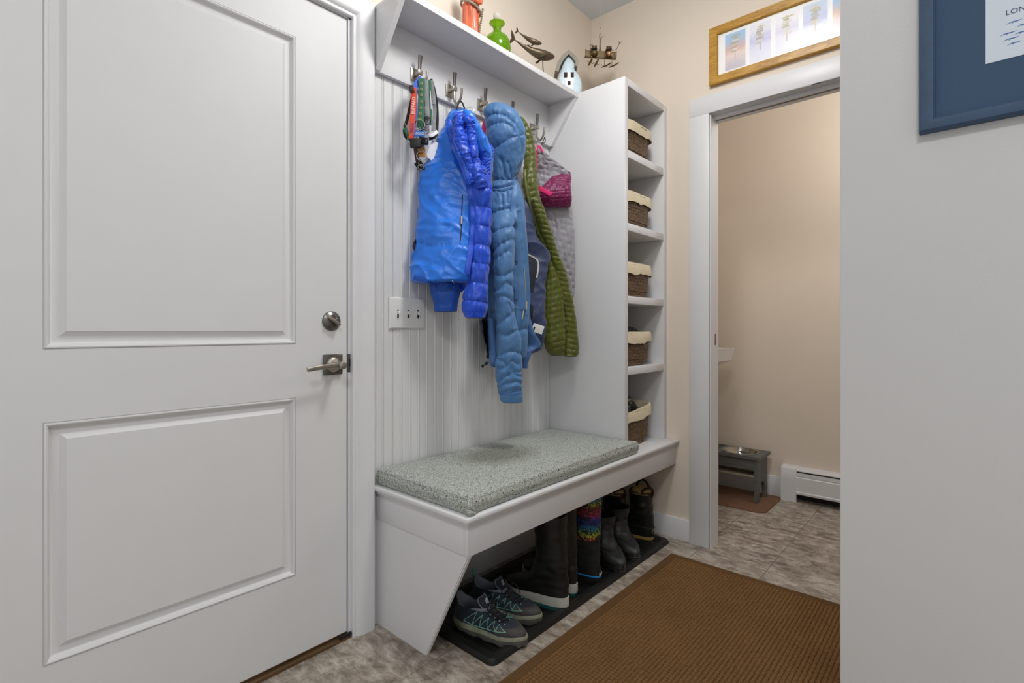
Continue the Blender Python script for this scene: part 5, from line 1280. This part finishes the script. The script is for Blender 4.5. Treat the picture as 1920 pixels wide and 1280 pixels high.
# tall white-soled boots, toes to the wall
def sole_white():
    return [('tread', [footring(0,.136,.050,.0002), footring(0,.139,.052,.014)], M['tealsole']),
            ('midsole', [footring(0,.140,.053,.0142), footring(0,.1415,.054,.020), footring(0,.1405,.0535,.046,-.003)], M['whitesole'])]
kb = [(0,.136,.051,.044,-.002,1),(-.002,.136,.052,.058,-.002,1),(-.012,.128,.0515,.080,-.012,.95),(-.030,.106,.049,.102,-.022,.8),(-.052,.083,.048,.125,-.022,.55),(-.064,.070,.047,.155,-.012,.3),(-.068,.063,.046,.20,0,.1),(-.066,.061,.048,.25,0,0),(-.064,.063,.050,.30,0,0),(-.064,.064,.052,.345,0,0)]
boot('rubber_boot', 'tall black rubber boot with white midsole, next to the hiking shoes', 'pair of white-soled boots', .335, 1.545, math.radians(182+6), sole_white, kb, M['neo'], None, seed=1)
boot('rubber_boot', 'tall black white-soled boot mostly hidden behind its mate beside patterned boot', 'pair of white-soled boots', .300, 1.672, math.radians(178), sole_white, kb, M['neo'], None, seed=4)
# patterned boot
def sole_bogs():
    return [('outsole', [footring(0,.132,.048,.0002), footring(0,.137,.051,.006), footring(0,.137,.051,.030)], M['black']),
            ('foxing', [footring(0,.1355,.0515,.030), footring(-.001,.134,.051,.068,-.006)], M['neo']),
            ('blue_line', [footring(0,.1375,.0525,.0315), footring(0,.1378,.0528,.034), footring(0,.1375,.0525,.0365)], mat('bright_blue_line', (30,140,214), .5, var=.03))]
kg = [(-.001,.131,.050,.064,-.006,1),(-.012,.121,.050,.082,-.012,.9),(-.034,.098,.049,.105,-.02,.7),(-.054,.077,.048,.130,-.016,.45),(-.063,.066,.048,.165,-.006,.2),(-.066,.061,.049,.20,0,0),(-.066,.062,.052,.25,0,0),(-.066,.063,.055,.30,0,0),(-.066,.064,.056,.350,0,0)]
def bogs_mat():
    t = NT('speckled_rainbow_neoprene'); s = t.n('SeparateXYZ'); t.l(t.tc.outputs['Object'], s.inputs[0])
    mr = t.n('MapRange'); mr.inputs['From Min'].default_value = .175; mr.inputs['From Max'].default_value = .36; t.l(s.outputs['Z'], mr.inputs['Value'])
    col = t.ramp(mr.outputs[0], [(.0, rgb(200,60,20)),(.07, rgb(220,110,20)),(.14, rgb(226,214,40)),(.22, rgb(120,190,90)),(.31, rgb(40,160,200)),(.40, rgb(20,50,150)),(.50, rgb(30,60,200)),(.58, rgb(210,30,120)),(.66, rgb(214,40,60)),(.75, rgb(150,30,24)),(.83, rgb(220,216,60)),(.93, rgb(50,180,200))])
    w = t.n('TexVoronoi'); w.inputs['Scale'].default_value = 340; t.l(t.map((1,1,1)), w.inputs['Vector'])
    sx_ = t.n('SeparateXYZ'); t.l(w.outputs['Color'], sx_.inputs[0])
    gate = t.ramp(sx_.outputs['X'], [(0, (0,0,0,1)), (.58, (.62,.62,.62,1))], 'CONSTANT')
    up_ = t.ramp(mr.outputs[0], [(0, (0,0,0,1)), (.005, (1,1,1,1))], 'CONSTANT')
    m1 = t.n('MixRGB'); m1.blend_type = 'MULTIPLY'; m1.inputs['Fac'].default_value = 1; t.l(gate, m1.inputs[1]); t.l(up_, m1.inputs[2])
    m2_ = t.n('MixRGB'); t.l(m1.outputs[0], m2_.inputs['Fac']); m2_.inputs[1].default_value = rgb(20,20,24); t.l(col, m2_.inputs[2])
    t.l(m2_.outputs[0], t.b.inputs['Base Color']); t.b.inputs['Roughness'].default_value = .7; return t.m
t_, M4_, up_, tr_ = boot('patterned_boot', 'tall black boot with rainbow speckled shaft, blue sole line and BOGS lettering', None, .322, 1.808, math.radians(181), sole_bogs, kg, M['neo2'], None, seed=7)
# patterned sleeve sits around the shaft
rows = [r for r in interp_rings(kg, 60) if r[0].z > .176]
rows = [[Vector((c_.x+(p.x-c_.x)*1.012, p.y*1.012, p.z)) for p in r] for r in rows for c_ in [sum(r, Vector())/len(r)]]
rows = [[r[k] for k in range(10, 47)] for r in rows]
mb_ = MB(); mb_.grid(tr(rows, M4_)); mb_.build('speckled_panel', bogs_mat(), t_, smooth=60)
lp = hit(tr_, 1116, 1079, .004, .45); foxo = M4_ @ Vector((-.134, 0, .05))
d_ = (M4_.to_3x3() @ Vector((0,-1,0))).normalized(); ang_ = math.radians(32)
xd_ = (M4_.to_3x3() @ Vector((math.sin(ang_)*0+.45, -.89, 0))).normalized()
cpt = M4_ @ Vector((-.1365, .012, .050))
for i_, ch_ in enumerate('BOGS'):
    a = PI + (-.16+.17*i_)*1.0
    f_ = .134; w_ = .051
    a0 = math.radians(180+(-8+13*i_)); X = math.cos(a0); Y = math.sin(a0); ff = (abs(X)**2.4+abs(Y)**2.4)**(-1/2.4)
    pos = Vector((-.0005+.1375*X*ff, Y*ff*fw_(X*ff)*.0535, .044)); tx = Vector((-Y*.05*.7, X*.137, 0)) 
    tang = Vector((.1375*(-math.sin(a0)), .0535*.7*math.cos(a0), 0)).normalized()
    xw = M4_.to_3x3() @ tang; outn = xw.cross(UP)
    po = M4_ @ pos + outn*.0008
    text('lettering', ch_, M['whitepaint'], t_, po, xw, UP, .013, .0003, 'CENTER')
# short black boots, toes forward
def sole_short():
    return [('outsole', [footring(0,.128,.048,.0002), footring(0,.132,.051,.005), footring(0,.133,.052,.012), footring(0,.130,.050,.014), footring(0,.1325,.052,.016), footring(0,.1325,.052,.022), footring(0,.130,.050,.024), footring(0,.132,.0515,.026), footring(0,.130,.051,.034)], M['neo'])]
M['neo3'] = mat('dark_grey_black_rubber', (42,43,44), .5, var=.3, vscale=14, bs=.25, bscale=50)
ks = [(0,.129,.050,.032,0,1),(-.001,.129,.050,.044,0,1),(-.012,.117,.049,.066,-.008,.9),(-.034,.094,.047,.086,-.02,.75),(-.052,.074,.046,.108,-.02,.5),(-.060,.062,.047,.138,-.006,.2),(-.060,.060,.053,.155,0,0),(-.058,.062,.057,.172,0,0),(-.057,.063,.059,.190,.004,0)]
b_ = {}
for nm, x, y, a, lb, ks_, sd in (('a', .368, 2.018, -30, 'short black rubber boot with open top beside the patterned boot', ks, 2), ('b', .362, 2.158, -30, 'short black rubber boot in front of the brown-collared boots', ks, 5)):
    t_, M4_, up_, tr_ = boot('short_boot', lb, 'pair of short black boots', x, y, math.radians(a), sole_short, ks_, M['neo3'], None, .09, seed=sd)
    c_ = interp_rings(ks, 20)[-1]; mb_ = MB(); mb_.tube([M4_ @ p for p in c_], .003, 8, closed=True); mb_.build('rim_band', M['black'], t_)
    mb_ = MB(); r_ = [footring(*k) for k in cr(ks, 40)]; 
    lo_ = [p*1 for p in footring(-.035,.093,.048,.088,-.02,.75)]; mb_.tube([M4_ @ p for p in [lo_[k % 56] for k in range(-16, 17)]], .002, 8); mb_.build('vamp_seam', M['black'], t_)
# duck boots, heels forward
M['tansole'] = mat('tan_crepe_sole', (168,140,70), .7, var=.2)
M['shear'] = mat('golden_shearling', (206,176,104), .95, var=.2, vscale=120, bs=1, bscale=300, bd=.006)
def sole_duck():
    return [('outsole', [footring(0,.124,.046,.0002), footring(0,.128,.049,.006), footring(0,.128,.049,.016)], M['tansole'])]
kd = [(0,.126,.048,.014,0,1),(-.001,.127,.049,.040,0,1),(-.012,.115,.048,.066,-.008,.9),(-.034,.092,.046,.088,-.018,.7),(-.052,.070,.045,.115,-.018,.4),(-.060,.059,.045,.150,-.004,.1),(-.060,.057,.047,.19,0,0),(-.060,.058,.050,.225,0,0)]
for x, y, a, lb, sd in ((.195, 2.270, 178, 'black duck boot with brown leather rim and golden shearling lining, left of its mate', 3), (.290, 2.365, 181, 'black duck boot with tan sole and brown leather rim nearest the far wall', 9)):
    t_, M4_, up_, tr_ = boot('duck_boot', lb, 'pair of duck boots', x, y, math.radians(a), sole_duck, kd, M['neo'], None, .04, extra=M['shear'], seed=sd)
    rim = footring(-.060,.060,.052,.228); mb_ = MB()
    rr_2 = [[Vector((-.060+(p.x+.060)*s, p.y*s, p.z+dz+.004*noise.noise(p*40))) for p in rim] for s, dz in ((1.0,-.022),(1.04,-.012),(1.06,.0),(1.02,.008),(.92,.006),(.88,-.01))]
    mb_.grid(tr(rr_2, M4_), closev=True); mb_.build('leather_collar', M['leather'], t_, smooth=60)
    mb_ = MB(); tt_ = bmesh.new(); bmesh.ops.create_icosphere(tt_, subdivisions=4, radius=1)
    for v in tt_.verts: v.co = Vector((-.060+v.co.x*.050, v.co.y*.042, .232+v.co.z*.024+.006*noise.noise(v.co*3)))
    mb_.add(tt_, M4_); mb_.build('shearling_lining', M['shear'], t_, smooth=70)
    for s_ in (-1, 1):
        mb_ = MB(); pp_ = [(-.118,.012*s_,.215),(-.132,.018*s_,.238),(-.126,.024*s_,.262),(-.100,.028*s_,.256),(-.08,.040*s_,.236)] if s_ > 0 else [(-.02,-.046,.215),(-.012,-.050,.245),(-.035,-.052,.272),(-.065,-.052,.262),(-.085,-.048,.225)]
        mb_.tube([M4_ @ Vector(p) for p in cr(pp_, 24)], 0, 10, flat=(.013,.004), wdir=(M4_.to_3x3() @ Vector((0,1,.3)))); mb_.build('pull_loop', M['leather'], t_, smooth=60)
    g_ = [p for p in footring(-.004,.1275,.0495,.062,0,1)]; mb_ = MB(); mb_.tube([M4_ @ g_[k % 56] for k in range(14, 43)], .0018, 8); mb_.build('heel_seam', M['neo3'], t_)
    q_ = M4_ @ Vector((-.1275, .006, .045)); yy_ = (M4_.to_3x3() @ Vector((0,1,0)))
    mb_ = MB(); mb_.box((-.0012,-.011,-.009), (.0012,.011,.009), .0005, mtx=Matrix.Translation(M4_ @ Vector((-.1275, .008, .045))) @ Matrix.Rotation(math.radians(a), 4, 'Z')); e_ = mb_.build('heel_badge', M['tansole'], t_)
    mb_ = MB(); mb_.box((-.0018,-.009,-.007), (.0018,.009,.007), .0005, mtx=Matrix.Translation(M4_ @ Vector((-.1275, .008, .045))) @ Matrix.Rotation(math.radians(a), 4, 'Z')); mb_.build('badge_inlay', M['black'], e_)
# ------------------------------------------------------------------ LIGHT
W_ = bpy.data.worlds.new('world'); bpy.context.scene.world = W_; W_.use_nodes = True
W_.node_tree.nodes['Background'].inputs[0].default_value = (.97,.985,1.0,1); W_.node_tree.nodes['Background'].inputs[1].default_value = .57
def area(name, loc, size, power, color=(1,1,1), rot=(0,0,0), shape='DISK', sy=None):
    l = bpy.data.lights.new(name, 'AREA'); l.energy = power; l.size = size; l.shape = shape; l.color = color
    if sy: l.size_y = sy
    o = bpy.data.objects.new(name, l); COL.objects.link(o); o.location = loc; o.rotation_euler = rot; return o
area('ceiling_lamp', (.93, 1.30, 2.765), .34, 11, (1,.985,.96))
def bulb(name, loc, r, power, color=(1,.985,.96)):
    l = bpy.data.lights.new(name, 'POINT'); l.energy = power; l.shadow_soft_size = r; l.color = color
    o = bpy.data.objects.new(name, l); COL.objects.link(o); o.location = loc
bulb('ceiling_bulb', (.93, 1.30, 2.62), .10, 17)
area('hall_fill', (1.9, -.6, 2.765), .5, 24, (1,.99,.97))  # added soft fill behind the camera, not a fixture of the hall
bulb('bathroom_fill', (1.5, 2.85, 2.2), .12, 15, (1,.98,.95))  # added point fill, hung low to lighten the lower bathroom wall
def fixture(x, y, lab):
    t = thing('ceiling_light', lab, 'light', (x, y, ZC-.04))
    m = MB().lathe([(.0,-.0005),(.19,-.0005),(.19,-.02),(.182,-.035),(.174,-.035),(.174,-.022),(0,-.022)], (x, y, ZC), 48); m.build('housing', M['nickel'], t, smooth=40)
fixture(.93, 1.30, 'round flush ceiling light over the doormat'); fixture(.95, 2.95, 'round flush ceiling light in the bathroom')
sc = bpy.context.scene
sc.view_settings.view_transform = 'Standard'; sc.view_settings.look = 'None'; sc.view_settings.exposure = 0; sc.view_settings.gamma = 1
sc.cycles.max_bounces = 8; sc.cycles.transparent_max_bounces = 8; sc.cycles.sample_clamp_indirect = 6; sc.cycles.use_denoising = True
